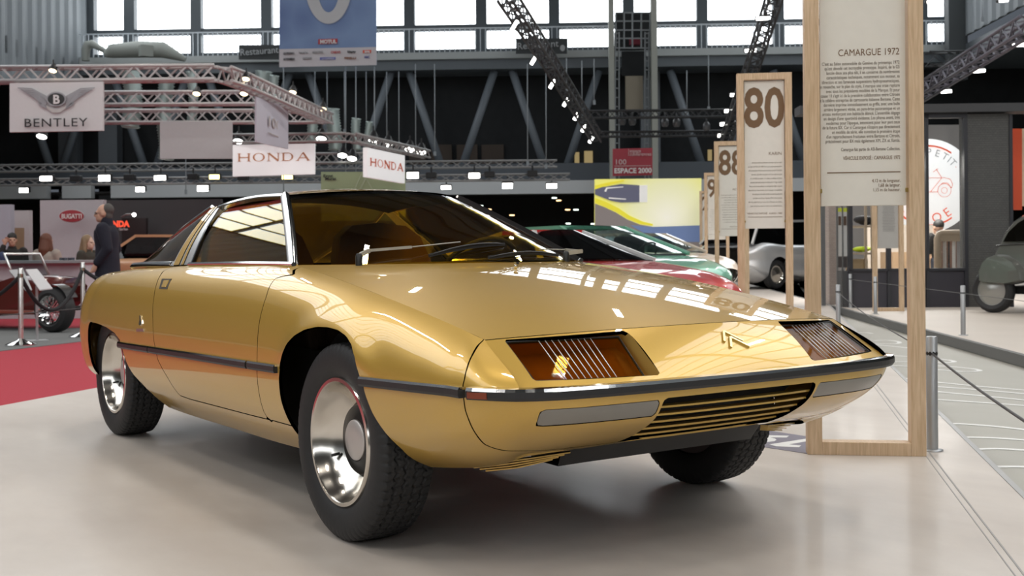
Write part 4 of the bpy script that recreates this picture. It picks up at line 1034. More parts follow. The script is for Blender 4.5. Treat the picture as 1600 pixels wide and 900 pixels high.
show_car('green_concept_car', (-9.35, 7.95, 0), 0, 'metallic green concept coupe with a pale roof edge, standing behind the red wedge car', paint('metallic_sea_green', (.16, .44, .30), .3),
         [(-2.3, .70, .30, .70, .74), (-1.9, .86, .22, .78, .83), (-.8, .92, .18, .79, .84), (.4, .92, .18, .77, .83), (1.1, .90, .2, .72, .78), (1.55, .84, .24, .64, .71), (1.80, .70, .30, .56, .62), (1.92, .5, .36, .46, .5)],
         (.90, -1.9, -.22, -1.25, .78, .80, .58, .58, .825, .84, 1.20, 1.19), [(1.2, .33), (-1.45, .33)], cglass, 'concept cars along the stand')
show_car('cream_concept_car', (-13.25, 11.95, 0), 0, 'cream coloured car parked beyond the green coupe, before the yellow billboard', paint('cream_paint', (.62, .52, .42), .2),
         [(-2.2, .72, .30, .74, .78), (-1.7, .88, .22, .80, .84), (-.6, .92, .2, .80, .85), (.5, .92, .2, .80, .84), (1.3, .90, .2, .74, .79), (1.8, .82, .26, .64, .70), (2.05, .6, .34, .5, .54)],
         (1.0, -1.8, .15, -1.3, .84, .84, .62, .62, .83, .84, 1.16, 1.14), [(1.3, .33), (-1.4, .33)], cglass, 'concept cars along the stand')
# ================================================================== far part of the hall: signs, rigs, lamps, people
signw = mat('sign_white', (.62, .62, .63), .55); signg = mat('sign_grey', (.42, .43, .44), .6)
ink = mat('black_ink', (.02, .02, .022), .6); redm = mat('sign_red', (.42, .03, .04), .5); ored = mat('sign_orange_red', (.75, .10, .035), .5)
def rectq(name, x0, y0, x1, y1, dep, m, th=.04, parent=None, dep2=None):
    d2 = dep2 or dep
    return quad(name, [(x0, y0, dep), (x1, y0, d2), (x1, y1, d2), (x0, y1, dep)], th, m, parent)
def decal(name, pts, dep, m, parent, th=.006, off=.006):
    "flat shape on a board: pixel outline at the board's depth"
    P = [Dp(x, y, dep)-fw*off for x, y in pts]; n = len(P)
    mb = MB(); mb.add(P+[p+fw*th for p in P], [tuple(range(n)), tuple(range(2*n-1, n-1, -1))]+[(i, i+n, (i+1) % n+n, (i+1) % n) for i in range(n)])
    return mb.build(name, m, parent)
def ell(cx, cy, rx, ry, n=36): return [(cx+rx*math.cos(a), cy+ry*math.sin(a)) for a in np.linspace(0, 2*PI, n+1)[:-1]]
def ringdecal(name, cx, cy, rx, ry, t, dep, m, parent, a0=0, a1=2*PI, off=.008, ty=None):
    ty = t if ty is None else ty
    A = np.linspace(a0, a1, 41); v = []
    for a in A:
        for k in (0, 1): v.append(Dp(cx+(rx-t*k)*math.cos(a), cy+(ry-ty*k)*math.sin(a), dep)-fw*off)
    mb = MB(); mb.add(v, [(2*i, 2*i+1, 2*i+3, 2*i+2) for i in range(40)]); mb.add([p+fw*off*.8 for p in v], [(2*i+2, 2*i+3, 2*i+1, 2*i) for i in range(40)])
    return mb.build(name, m, parent)
# ---- winged sign, white boards and banners on the left rig
o, P, n = quad('hanging_sign', [(15, 130, 20), (161, 127.5, 20), (161, 204, 20), (15, 206.5, 20)], .06, signw)
tag(o, 'large white hanging sign reading BENTLEY under a winged B emblem', 'sign')
lettering('lettering', 'BENTLEY', 37, 198.5, 19.97, 13.2, ink, o, width=100, ax=hx, space=1.1)
wg = mat('wing_grey', (.34, .34, .36), .4, .3)
for s in (-1, 1):
    for i in range(9):
        x0 = 88+s*15; y0 = 151+i*2.0-(0 if i < 5 else 0); x1 = 88+s*(61-i*4.6); y1 = 136.5+i*2.9
        decal('wing_feather', [(x0, y0-1+i*.3), (88+s*(38-i*1.5), 137.5+i*3.0+.2), (x1, y1), (x1-s*2, y1+1.7), (88+s*(38-i*1.5), 139.0+i*3.1+.8), (x0, y0+.7+i*.3)][::s], 19.97, wg, o)
ringdecal('emblem_ring', 88, 155, 15.5, 11.5, 2.2, 19.96, wg, o)
decal('emblem_disc', ell(88, 155, 13.2, 9.6), 19.96, mat('emblem_black', (.03, .03, .03), .35), o)
lettering('emblem_letter', 'B', 88, 161.8, 19.93, 13.5, white, o, 'CENTER', bold=.03)
decal('tail_plume', [(70, 160), (75, 167), (84, 170.5), (92, 170.5), (101, 167), (106, 160), (102, 170), (94, 176), (82, 176), (74, 170)], 19.97, mat('wing_pale', (.50, .49, .48), .5), o)
o, P, n = rectq('hanging_board', 250, 190.5, 363, 248, 27, mat('board_grey', (.47, .48, .49), .6)); tag(o, 'blank grey board hanging under the lowest truss beside the winged sign', 'board')
o, P, n = quad('hanging_banner', [(400.5, 151, 22.0), (450.5, 168, 25.5), (450.5, 233, 25.5), (400.5, 222, 22.0)], .03, mat('banner_lilac', (.50, .49, .56), .55)); tag(o, 'lilac-grey banner with a faint 100 emblem hanging under the sloping truss', 'banner')
bx = (P[1]-P[0]); bx[2] = 0
pale = mat('faint_gold_ink', (.42, .38, .36), .5)
for i, (ax_, ay_) in enumerate(((421, 184), (426, 195), (432, 195))):
    pass
def on_quad(P, u, v): return (P[0]*(1-u)+P[1]*u)*(1-v)+(P[3]*(1-u)+P[2]*u)*v
def text_on(name, body, P, u, v, hcap, m, parent, align='CENTER', wfrac=None, bold=0, off=.012):
    ax = P[1]-P[0]; ax_n = ax/np.linalg.norm(ax); ay = P[0]-P[3]; nz = np.cross(ax_n, ay); nz /= np.linalg.norm(nz)
    H_ = np.linalg.norm(P[0]-P[3]); s = hcap*H_/.70
    pos = on_quad(P, u, v)+nz*off; ay_n = ay/np.linalg.norm(ay)
    M = Matrix([[ax_n[i], ay_n[i], nz[i], pos[i]] for i in range(3)]+[[0, 0, 0, 1]])
    t = text(name, body, s, m, M, None, align, extrude=.003, bold=bold*s)
    if wfrac:
        xs = [q.co.x for q in t.data.vertices]; k = wfrac*np.linalg.norm(ax)/(max(xs)-min(xs))
        for q in t.data.vertices: q.co.x *= k
    if parent: t.parent = parent; t.matrix_parent_inverse = parent.matrix_world.inverted()
    return t
text_on('emblem_number', '100', P, .5, .60, .24, pale, o, wfrac=.42); text_on('small_line', 'EXTRAORDINARY YEARS', P, .55, .78, .035, pale, o, wfrac=.56)
hondaw = mat('lit_sign_white', (.80, .80, .80), .6, emit=(1, 1, 1), es=.35); peach = mat('honda_peach', (.72, .36, .20), .5)
GLY = {'H': ([(.12, 0, .12, 1, .12), (.88, 0, .88, 1, .12), (.12, .5, .88, .5, .07)], [(.12, 0), (.12, 1), (.88, 0), (.88, 1)]), 'N': ([(.12, 0, .12, 1, .07), (.12, .98, .88, .02, .13), (.88, 0, .88, 1, .07)], [(.12, 0), (.10, 1), (.88, 1)]),
       'D': ([(.12, 0, .12, 1, .12), (.12, .965, .5, .965, .06), (.12, .035, .5, .035, .06)], [(.10, 0), (.10, 1)]), 'A': ([(.06, 0, .5, 1, .07), (.94, 0, .5, 1, .13), (.25, .35, .77, .35, .06)], [(.06, 0), (.94, 0)]), 'O': ([], [])}
def serif_text(name, body, P, u, v, h, m, parent, wf):
    "capitals with slab feet, thickened strokes on the board"
    ax = P[1]-P[0]; ay = P[0]-P[3]; nz = np.cross(ax, ay); nz /= np.linalg.norm(nz); n = len(body); cw = wf/n; Lx, Ly = np.linalg.norm(ax), np.linalg.norm(ay); hh = h*Ly; ww = cw*Lx*.86
    ex, ey = ax/Lx, ay/Ly
    for i, ch in enumerate(body):
        o0 = P[3]+ax*(u-wf/2+cw*(i+.07))+ay*(1-v)+nz*.012
        pt = lambda a, b: o0+ex*a*ww+ey*b*hh
        mb = MB(); strokes, feet = GLY[ch]
        for x0, y0, x1, y1, w in strokes: mb.bar(pt(x0, y0), pt(x1, y1), w*ww*1.15, .01, nz)
        for x, y in feet: mb.bar(pt(x-.15, y+(.03 if y == 0 else -.03)), pt(x+.15, y+(.03 if y == 0 else -.03)), .06*hh, .01, nz)
        if ch in 'OD':
            A = np.linspace(0, 2*PI, 41) if ch == 'O' else np.linspace(-PI/2, PI/2, 31); cx_ = .5 if ch == 'O' else .42; rx = .48; k = len(A); vv = []
            for t in A: vv += [pt(cx_+rx*math.cos(t), .5+.52*math.sin(t)), pt(cx_+(rx-.15)*math.cos(t), .5+.45*math.sin(t))]
            mb.add(vv, [(2*j, 2*j+2, 2*j+3, 2*j+1) for j in range(k-1)])
        q = mb.build('letter', m); q.parent = parent; q.matrix_parent_inverse = parent.matrix_world.inverted()
o, P, n = quad('lit_sign', [(363.5, 226.5, 30), (491.5, 224.5, 30), (491.5, 272, 30), (363.5, 275.5, 30)], .12, hondaw); tag(o, 'bright white hanging sign reading HONDA in peach letters, the wider of two', 'sign')
serif_text('lettering', 'HONDA', P, .5, .535, .26, peach, o, .90)
for q in (.075, .17, .41, .505, .60, .80, .90):
    pass
o, P, n = quad('lit_sign', [(574, 230.5, 29.5), (632.5, 243, 32), (632.5, 286.5, 32), (574, 276.5, 29.5)], .12, hondaw); tag(o, 'bright white angled sign reading HONDA in red letters, the narrower of two', 'sign')
serif_text('lettering', 'HONDA', P, .5, .60, .27, mat('honda_red', (.72, .16, .08), .5), o, .90)
greenb = mat('green_board', (.36, .44, .25), .6)
o, P, n = rectq('green_board', 501.5, 268.5, 633.5, 345, 36, greenb); tag(o, 'pale green board with black lettering, half hidden behind the gold car roof', 'board')
lettering('small_line', 'Ernt', 505, 277, 35.95, 4.5, ink, o, width=15, bold=.02); lettering('small_line', 'Murat', 508, 281.5, 35.95, 4.5, ink, o, width=17, bold=.02)
lettering('lettering', 'Oubriet artiste', 512, 304, 35.95, 8.6, ink, o, width=112, bold=.02)
for a in ((560, 298, 575, 269, 577.5, 269, 562.5, 298), (552, 298, 565, 269, 567, 269, 554, 298), (582, 298, 572, 280, 574, 280, 584, 298)): decal('pale_stripe', [a[0:2], a[2:4], a[4:6], a[6:8]], 35.97, mat('green_pale', (.44, .52, .34), .6), o)
# blue banner with the hall number
blue = bpy.data.materials.new('blue_banner'); blue.use_nodes = True
def _blue():
    nt = blue.node_tree; b = nt.nodes['Principled BSDF']; tc = nt.nodes.new('ShaderNodeTexCoord'); n = nt.nodes.new('ShaderNodeTexVoronoi'); n.inputs['Scale'].default_value = .9
    r = nt.nodes.new('ShaderNodeValToRGB'); r.color_ramp.elements[0].color = (.13, .20, .40, 1); r.color_ramp.elements[1].color = (.22, .33, .54, 1); r.color_ramp.elements[1].position = .7
    nt.links.new(tc.outputs['Object'], n.inputs['Vector']); nt.links.new(n.outputs['Distance'], r.inputs[0]); nt.links.new(r.outputs[0], b.inputs['Base Color']); b.inputs['Roughness'].default_value = .7
_blue()
o, P, n = quad('hall_banner', [(436.5, -170, 40), (588, -172, 40), (588.5, 101.5, 40), (436.5, 105, 40)], .05, blue); tag(o, 'big blue banner with a pale ring numeral and a MOTUL label before the windows', 'banner')
decal('sponsor_strip', [(436.5, 77), (588.5, 73.5), (588.5, 101.8), (436.5, 105.2)], 40, mat('banner_white', (.60, .59, .61), .6), o, off=.02)
rg_ = mat('numeral_pale', (.55, .57, .58), .6)
v = []
for a in np.linspace(0, PI, 41):
    for k in (0, 1): v.append(Dp(513.5+(36.5-19*k)*math.cos(a), -24+(61.5-18*k)*math.sin(a), 40)-fw*.03)
v2 = [Dp(513.5-36.5, -130, 40)-fw*.03, Dp(513.5-17.5, -130, 40)-fw*.03, Dp(513.5+36.5, -130, 40)-fw*.03, Dp(513.5+17.5, -130, 40)-fw*.03]
mb = MB(); mb.add(v, [(2*i, 2*i+1, 2*i+3, 2*i+2) for i in range(40)]); m_ = len(v); mb.add([v2[2], v2[3], v[1], v[0], v2[0], v2[1], v[81], v[80]], [(0, 1, 2, 3), (4, 5, 6, 7)])
mb.build('numeral', rg_, o)
decal('label_red', [(497.5, 61.5), (527.5, 60.5), (527.3, 68.5), (497.3, 69.5)], 40, mat('motul_red', (.50, .04, .05), .5), o, off=.03)
lettering('lettering', 'MOTUL', 500, 68, 39.95, 5.6, white, o, width=26, bold=.05)
lg = mat('logo_grey', (.30, .30, .31), .6)
for b_, x, y, w, m in (('LE FIGARO', 443, 85.2, 17, ink), ('Point de Vue', 467, 84, 14, lg), ('MONTRES', 488, 83.5, 17, lg), ('CNEWS', 517, 83.3, 15, mat('news_red', (.5, .06, .07), .5)), ('klapty', 543, 82.5, 13, ink), ('AUTOHEBDO', 443, 94.2, 18, ink), ('GAZOLINE', 473, 93, 14, lg), ('PIRELLI', 538, 92.5, 18, mat('logo_brown', (.25, .10, .05), .6)), ('RMC', 569.5, 91, 8, mat('logo_navy', (.08, .10, .30), .6))):
    lettering('sponsor_logo', b_, x, y, 39.95, 3.4, m, o, width=w, bold=.03)
decal('logo_block', [(567, 78.6), (580, 78.2), (580, 82.9), (567, 83.3)], 40, ored, o, off=.03); lettering('sponsor_logo', 'BFM', 569.5, 82.6, 39.94, 3.2, white, o, width=8, bold=.04)
decal('logo_block', [(500, 89.8), (524.5, 89.3), (524.5, 93.6), (500, 94.2)], 40, mat('logo_blue', (.14, .16, .42), .6), o, off=.03); lettering('sponsor_logo', 'LA CENTRALE', 502.5, 93.2, 39.94, 2.4, white, o, width=19)
for x in (443, 585, 540, 556):
    mb = MB(); mb.tube([Dp(x, 104, 40.3), Dp(x, 300, 40.3)], .02, 5)
    tag(mb.build('hanging_cable', mat('cable_grey', (.30, .33, .35), .5)), 'thin pale cable hanging below the blue banner', 'cable', 'cables below the blue banner')
# restaurant boards on the gallery
for x0, x1, y0, y1, lab, wx in ((0, 58, 75.5, 97.5, 'dark board lettered Restaurant at the far left end of the gallery', (-4, 44)), (373, 440, 70, 93, 'dark board lettered Restaurant beside the blue banner on the gallery', (375, 60)), (806, 886, 60, 84, 'dark board lettered Restaurant on the gallery behind the sloping lamp truss', (808, 64))):
    o, P, n = rectq('restaurant_board', x0, y0, x1, y1, 58, mat('board_charcoal', (.035, .04, .042), .6)); tag(o, lab, 'sign')
    lettering('lettering', 'Restaurant', wx[0], (y0+y1)/2+5.5, 57.9, 10.5, mat('chalk_white', (.42, .44, .45), .6), o, width=wx[1], ax=hx*.999+np.array([0, 0, .06]))
    if x0 > 0 and x0 > 500 or x0 == 0:
        decal('plate_icon', ell(x1-7, (y0+y1)/2+3, 4, 5, 12), 57.95, mat('chalk_white', (.42, .44, .45), .6), o)
# air duct and hood on the gallery at the left
mb = MB(); duct = mat('duct_beige', (.32, .34, .31), .5)
mb.tube([Dp(134, 95, 58.5), Dp(134, 78, 58.5), Dp(137, 70.5, 58.5), Dp(144, 69, 58.5), Dp(150, 72, 58.5), Dp(168, 82, 58.5)], [.20, .22, .24, .22, .16, .12], 12)
mb.tube([Dp(164, 86, 58), Dp(174, 80, 58), Dp(215, 77, 58), Dp(255, 78, 58), Dp(290, 93, 58)], [.15, .35, .42, .40, .12], 12); mb.box(Dp(228, 80, 57.6), (.45, .6, .55))
tag(mb.build('air_duct', duct, None, 40), 'beige ventilation duct and hood standing on the gallery behind the railing', 'duct')
# lift tower with cage and ladders
tw = empty('lift_tower', H(Hy(988, 300, 57)[0], 57, ZF), -HA*0, 'tall pale steel lift tower with ladders and wire cage above the crimson sign', 'tower')
bpy.context.view_layer.update()
def tpart(nm, mb, m): q = mb.build(nm, m); q.parent = tw; q.matrix_parent_inverse = tw.matrix_world.inverted() if False else Matrix.Translation(-tw.location); return q
beige = mat('tower_beige', (.34, .35, .31), .6); tg = mat('tower_grey', (.24, .26, .27), .5)
def pz(x, y, d=57): return H(Hy(x, y, d)[0], d, Hy(x, y, d)[1])
for x0, x1 in ((952, 960), (1018, 1027)):
    mb = MB(); a, b = Hy(x0, 200, 57)[0], Hy(x1, 200, 57)[0]; hbox(mb, a, b, 56.6, 57.4, ZF, 17); tpart('column', mb, beige)
for x0, x1 in ((961, 967), (1008, 1014)):
    mb = MB()
    for x in (x0, x1): mb.bar(pz(x, 50), pz(x, 290), .06)
    for y in np.arange(52, 290, 14.3): mb.bar(pz(x0, y), pz(x1, y), .05)
    tpart('ladder', mb, tg)
mb = MB()
for x in (962, 975, 988, 1002, 1016): mb.bar(pz(x, 20), pz(x, 75), .06)
for y in (20, 33, 47, 60, 75): mb.bar(pz(962, y), pz(1017, y), .06)
tpart('cage', mb, tg)
mb = MB(); a, b = Hy(962, 50, 58)[0], Hy(1017, 50, 58)[0]; hbox(mb, a, b, 58.0, 58.2, Hy(988, 78, 58)[1], Hy(988, 20, 58)[1]); hbox(mb, Hy(971, 50, 58)[0], Hy(1007, 50, 58)[0], 58, 58.2, Hy(988, 118, 58)[1], Hy(988, 80, 58)[1]); tpart('shaft_panel', mb, blackw)
mb = MB(); hbox(mb, Hy(977, 150, 57.8)[0], Hy(1004, 150, 57.8)[0], 57.5, 57.8, Hy(988, 172, 57.8)[1], Hy(988, 120, 57.8)[1]); tpart('door_panel', mb, mat('tower_door', (.33, .29, .22), .6))
mb = MB(); hbox(mb, Hy(983, 60, 57.7)[0], Hy(1002, 60, 57.7)[0], 57.4, 57.7, Hy(988, 71, 57.7)[1], Hy(988, 61, 57.7)[1]); tpart('red_box', mb, mat('dark_red', (.22, .02, .04), .6))
o, P, n = quad('conference_sign', [(957.5, 232.5, 40), (1019.5, 231, 40), (1019.5, 273.5, 40), (957.5, 275, 40)], .1, mat('sign_crimson', (.33, .025, .045), .5)); tag(o, 'crimson sign reading espace conférences 100 ESPACE 2000 on the lift tower', 'sign')
pinkw = mat('sign_pink_white', (.62, .50, .50), .5)
lettering('lettering', 'espace', 984, 238.5, 39.95, 5.4, pinkw, o, width=17); lettering('lettering', 'conférences', 984, 243.5, 39.95, 5.4, pinkw, o, width=33); decal('rule', [(982, 233), (982.6, 233), (982.6, 243.5), (982, 243.5)], 39.97, pinkw, o)
lettering('lettering', '100', 960, 257, 39.95, 8, pinkw, o, width=16); decal('rule', [(960, 259.2), (1017, 258.6), (1017, 259.3), (960, 259.9)], 39.97, pinkw, o); lettering('lettering', 'ESPACE 2000', 959.5, 270.5, 39.95, 7.6, mat('sign_white_2', (.75, .72, .72), .5), o, width=58, bold=.03)
# yellow printed wall
yel = bpy.data.materials.new('yellow_print'); yel.use_nodes = True
def _yel():
    nt = yel.node_tree; b = nt.nodes['Principled BSDF']; tc = nt.nodes.new('ShaderNodeTexCoord'); mp = nt.nodes.new('ShaderNodeMapping'); L = nt.links.new
    c = Dp(1042, 340, 30); mp.inputs['Location'].default_value = tuple(-c); g = nt.nodes.new('ShaderNodeVectorMath'); g.operation = 'LENGTH'
    r = nt.nodes.new('ShaderNodeValToRGB'); r.color_ramp.elements[0].color = (.80, .78, .66, 1); r.color_ramp.elements[1].color = (.70, .68, .16, 1); r.color_ramp.elements[1].position = .75
    e = r.color_ramp.elements.new(.45); e.color = (.70, .70, .42, 1)
    dv = nt.nodes.new('ShaderNodeMath'); dv.operation = 'DIVIDE'; dv.inputs[1].default_value = 2.0
    L(tc.outputs['Object'], mp.inputs[0]); L(mp.outputs[0], g.inputs[0]); L(g.outputs['Value'], dv.inputs[0]); L(dv.outputs[0], r.inputs[0]); L(r.outputs[0], b.inputs['Base Color'])
    L(r.outputs[0], b.inputs['Emission Color']); b.inputs['Emission Strength'].default_value = .45
_yel()
o, P, n = quad('printed_wall', [(929.5, 280, 30), (1096, 278.5, 30), (1096, 460, 30), (929.5, 460, 30)], .2, yel); tag(o, 'large backlit wall print, yellow glow sweeping over a grey road, behind the green coupe', 'billboard')
def lit(name, c, e=.35): return mat(name, c, .6, emit=c, es=e)
decal('print_road', [(929.5, 318), (945, 324), (962, 332), (980, 343), (1000, 351), (1020, 354.5), (1096, 355.5), (1096, 460), (929.5, 460)], 29.98, lit('print_road_grey', (.20, .175, .17)), o, th=.004, off=.012)
decal('print_kerb', [(929.5, 309), (948, 316), (966, 325), (984, 337), (1004, 346), (1020, 350), (1020, 353), (1000, 350.5), (980, 342), (962, 331), (945, 323), (929.5, 317)], 29.98, lit('print_yellow', (.75, .68, .04)), o, th=.004, off=.016)
decal('print_sea', [(985, 352), (1020, 354.5), (1096, 352), (1096, 378), (1030, 378)], 29.98, lit('print_blue', (.13, .19, .36)), o, th=.004, off=.020)
decal('print_sill', [(929.5, 304), (929.5, 293), (945, 292), (970, 287.5), (999, 289.5), (999, 316), (970, 316.5), (955, 314)], 29.98, lit('print_navy', (.10, .105, .16)), o, th=.004, off=.016)
decal('print_edge', [(929.5, 290), (950, 285), (975, 281), (975, 283), (952, 289), (929.5, 296)], 29.98, MATS['print_yellow'], o, th=.004, off=.018)
decal('print_white_block', [(999, 289.5), (1011.5, 289), (1011.5, 316), (999, 316)], 29.98, lit('print_white', (.72, .72, .70)), o, th=.004, off=.018)
decal('print_streak', [(951, 308.5), (978, 310.5), (978, 312), (951, 310.5)], 29.98, MATS['print_white'], o, th=.004, off=.022)
decal('print_streak', [(944, 299), (947, 293), (974, 291.5), (974, 292.6), (949, 295), (947, 300)], 29.98, MATS['print_white'], o, th=.004, off=.022)
# ------------------------------------------------ trusses
alu = mat('truss_aluminium', (.46, .44, .44), .45, .3); alud = mat('truss_dark', (.045, .047, .05), .5, .3); alug = mat('truss_grey', (.32, .315, .31), .45, .3)
def truss(label, pts, w, m, bay=None, r=.035, group=None):
    "square lattice girder through the given points (upper front chord line)"
    mb = MB(); pts = [np.array(p, float) for p in pts]
    for A, B in zip(pts, pts[1:]):
        d = B-A; L = np.linalg.norm(d); d /= L; s = np.cross(d, [0, 0, 1.]); s = s/np.linalg.norm(s); u = np.cross(s, d)
        C4 = [np.zeros(3), s*w, s*w-u*w, -u*w]
        for c in C4: mb.tube([A+c, B+c], r, 5)
        n = max(2, int(round(L/(bay or w*.95))))
        for q in range(4):
            a, b = C4[q], C4[(q+1) % 4]
            for i in range(n):
                p = A+d*L*i/n; p2 = A+d*L*(i+1)/n
                if i % 2 == 0: mb.bar(p+a, p2+b, r*.8)
                else: mb.bar(p+b, p2+a, r*.8)
    return tag(mb.build('lighting_truss', m), label, 'truss', group)
truss('upper aluminium truss above the winged sign, bending away at its right end', [Dp(-30, 108.5, 20.3), Dp(340, 105, 20.3), Dp(372, 117, 21.5), Dp(505, 178, 29)], .24, alu)
truss('middle aluminium truss running right from behind the winged sign', [Dp(150, 146.5, 26), Dp(405, 145, 26)], .27, alu)
truss('lowest aluminium truss behind the winged sign, carrying the blank grey board', [Dp(150, 174.5, 27.5), Dp(400, 174, 27.5), ], .28, alu)
truss('short aluminium truss end showing right of the lilac banner', [Dp(452, 176.5, 29.5), Dp(500, 176, 29.5)], .26, alu)
truss('aluminium truss over the wide HONDA sign, bending down towards the narrow one', [Dp(340, 212, 30.3), Dp(545, 209, 29.5), Dp(662, 236, 34)], .20, alug)
truss('aluminium truss glimpsed between the two HONDA signs', [Dp(492, 241, 37), Dp(573, 240, 37)], .30, alug)
truss('upper of two long grey trusses crossing low in front of the black drapes', [Dp(-20, 259, 44), Dp(870, 251, 44)], .25, alug, .4)
truss('lower of two long grey trusses carrying a row of white floodlights', [Dp(-20, 281, 43), Dp(890, 272, 43)], .22, alug, .4)
truss('dark truss sloping steeply down from the tall windows, edged with tube lamps', [Dp(778, -20, 24), Dp(851, 90, 30), Dp(925, 208, 38)], .30, alud)
truss('dark truss sloping down towards the frame numbered 80', [Dp(1203, -25, 26), Dp(1168, 90, 30), Dp(1126, 215, 38)], .30, alud)
truss('dark truss climbing to the upper right corner with tube lamps beneath', [Dp(1440, 140, 26), Dp(1620, 25, 20)], .28, mat('truss_violet_grey', (.12, .115, .14), .4, .5))
truss('upper dark horizontal truss crossing the lift tower', [Dp(908, 174.5, 40), Dp(1160, 172, 40)], .24, alud)
truss('lower dark horizontal truss just above the crimson sign', [Dp(925, 207, 41), Dp(1130, 205, 41)], .17, alud)
truss('dark truss at the right edge of the tall windows behind the nearest frame', [Dp(1445, 84, 45), Dp(1510, 83, 45)], .5, alud)
# ------------------------------------------------ lamps
gl = glow('lamp_glow', (1, .97, .92), 9); glw = glow('lamp_glow_warm', (1, .78, .48), 6); gly = glow('lamp_glow_yellow', (1, .85, .35), 4)
lampb = mat('lamp_housing_black', (.015, .015, .016), .5)
def flood(px, py, w, h, dep, label, group, m=None, tilt=.3):
    c = Dp(px, py, dep); r = empty('floodlight', c, math.atan2(-fw[0], fw[1])*0, label, 'lamp', group); W_ = w*dep/F; Hh = h*dep/F
    mb = MB(); R = np.stack([hx, hy, [0, 0, 1]], 1); mb.box(hy*.12+[0, 0, Hh*.25], (W_*1.12, .2, Hh*1.3), R, bev=.02); mb.bar([0, 0, Hh*.9]+hy*.1, [0, 0, Hh*.9+.22]+hy*.1, .04); mb.build('housing', lampb, r)
    mb = MB(); mb.box(-hy*.012-[0, 0, Hh*.0], (W_, .02, Hh), R, bev=.008); mb.build('lens', m or gl, r)
    return r
G1 = 'floodlights along the lower grey truss'
for x, y, w, h, d in ((72, 279, 19, 7, 42.5), (163, 278.5, 18, 9, 42.5), (250, 278, 18, 7, 42.5), (645, 274, 18, 9, 42.5), (741, 274.5, 17, 8, 42.5)): flood(x, y, w, h, d, 'white floodlight hanging under the lower long grey truss', G1)
for x, y, w, h in ((335, 276.5, 16, 7), (449, 277, 17, 6)): flood(x, y, w, h, 42.5, 'yellowish floodlight under the lower long grey truss near the wide HONDA sign', 'yellowish floodlights by the wide sign', gly)
for x, y, w, h, d in ((37, 297.5, 14, 7, 50), (219, 296, 14, 7, 50), (317, 294.5, 17, 9, 50), (697, 293, 15, 6, 50), (793, 290.5, 16, 8, 50), (862, 290.5, 16, 7, 50), (600, 287, 16, 6, 50)): flood(x, y, w, h, d, 'white floodlight in front of the pale fascia above the lower hall', 'floodlights before the pale fascia')
for x, y in ((119, 280), (203, 278), (302, 277), (380, 278), (674, 275), (765, 273.5), (832, 272)):
    mb = MB(); c = Dp(x, y-1, 42.6); mb.box(c, (.38, .3, .22), np.stack([hx, hy, [0, 0, 1]], 1), bev=.03); mb.bar(c+[0, 0, .1], c+[0, 0, .3], .05)
    tag(mb.build('unlit_floodlight', lampb), 'unlit black floodlight between the white ones under the lower grey truss', 'lamp', 'unlit floodlights on the lower grey truss')
def par(px, py, dep, label, group, rx=7, m=None):
    c = Dp(px, py, dep); r = empty('spotlight', c, 0, label, 'lamp', group); R = rx*dep/F
    ax = np.array([0, 0, 1.])*.9+hy*.45; ax /= np.linalg.norm(ax); s = hx; t = np.cross(ax, s); M = np.block([[np.stack([s, t, ax], 1), np.zeros((3, 1))], [np.zeros((1, 3)), np.ones((1, 1))]])
    mb = MB(); mb.lathe([(R*1.05, 0), (R*1.05, R*.8), (R*.8, R*1.4), (R*.45, R*2.2), (.001, R*2.3)], 18, M); mb.bar(ax*R*1.2-s*R*1.2, ax*R*1.2+s*R*1.2, R*.2); mb.bar(ax*R*1.2, ax*R*1.2+np.array([0, 0, R*2]), R*.25); mb.build('housing', lampb, r, 40)
    mb = MB(); mb.lathe([(.001, R*.06), (R*.96, R*.06)], 18, M); mb.build('lens', m or glw, r); return r
for x, y, d, l in ((82, 111, 20, 'black spotlight on top of the truss over the winged sign'), (307, 147, 24, 'warm spotlight hanging from the middle truss, left one of a close pair'), (381, 147, 24, 'warm spotlight hanging from the middle truss below its bend'), (384, 124, 21, 'warm spotlight above the bend of the upper truss'), (457, 145, 26, 'warm spotlight on the sloping truss above the lilac banner'), (504, 171, 28, 'warm spotlight at the lower end of the sloping truss')): par(x, y, d, l, None, 6)
for x, y, d in ((65, 214, 30), (372, 221.5, 30), (502, 217.5, 29.5), (583, 219.5, 31), (606, 226.5, 32), (640, 234.5, 33), (658, 238.5, 34), (535, 243.5, 36.5), (550, 248.5, 36.5)): par(x, y, d, 'small bright spotlight hanging around the HONDA signs', 'spotlights around the lit signs', 7.5 if d > 30 else 8, gl)
def tube_lamp(px, py, L, ang, dep, label, group):
    c = Dp(px, py, dep); r = empty('tube_lamp', c, 0, label, 'lamp', group); d = hx*math.cos(ang)+np.array([0, 0, 1.])*math.sin(ang); l = L*dep/F/2; w = 5*dep/F
    R = np.stack([d, hy, np.cross(d, hy)], 1)
    mb = MB(); mb.box(hy*.1+np.array([0, 0, .03]), (2*l*1.1, .12, w*1.3), R, bev=.02); mb.build('housing', lampb, r); mb = MB(); mb.box(-hy*.01, (2*l, .05, w), R, bev=.015); mb.build('tube', gl, r)
for x, y, L, d in ((804, 40, 18, 25), (834, 94, 16, 30), (863, 131.5, 15, 33), (884, 160, 14, 35), (900.5, 182, 13, 36.5), (912.5, 200.5, 13, 37.5), (923.5, 218.5, 11, 38.5)): tube_lamp(x, y, L, math.radians(58), d, 'slanting bright tube lamp along the steep dark truss', 'tube lamps on the steep truss')
for x, y, L, d in ((1191, 29, 19, 26.5), (1173, 79, 18, 30), (1147, 148.5, 12, 34), (1138.5, 173.5, 13, 36), (1131.5, 194, 13, 37), (1127, 212, 11, 38)): tube_lamp(x, y, L, 0.03, d, 'level bright tube lamp along the dark truss by the frame numbered 80', 'tube lamps by the numbered frame')
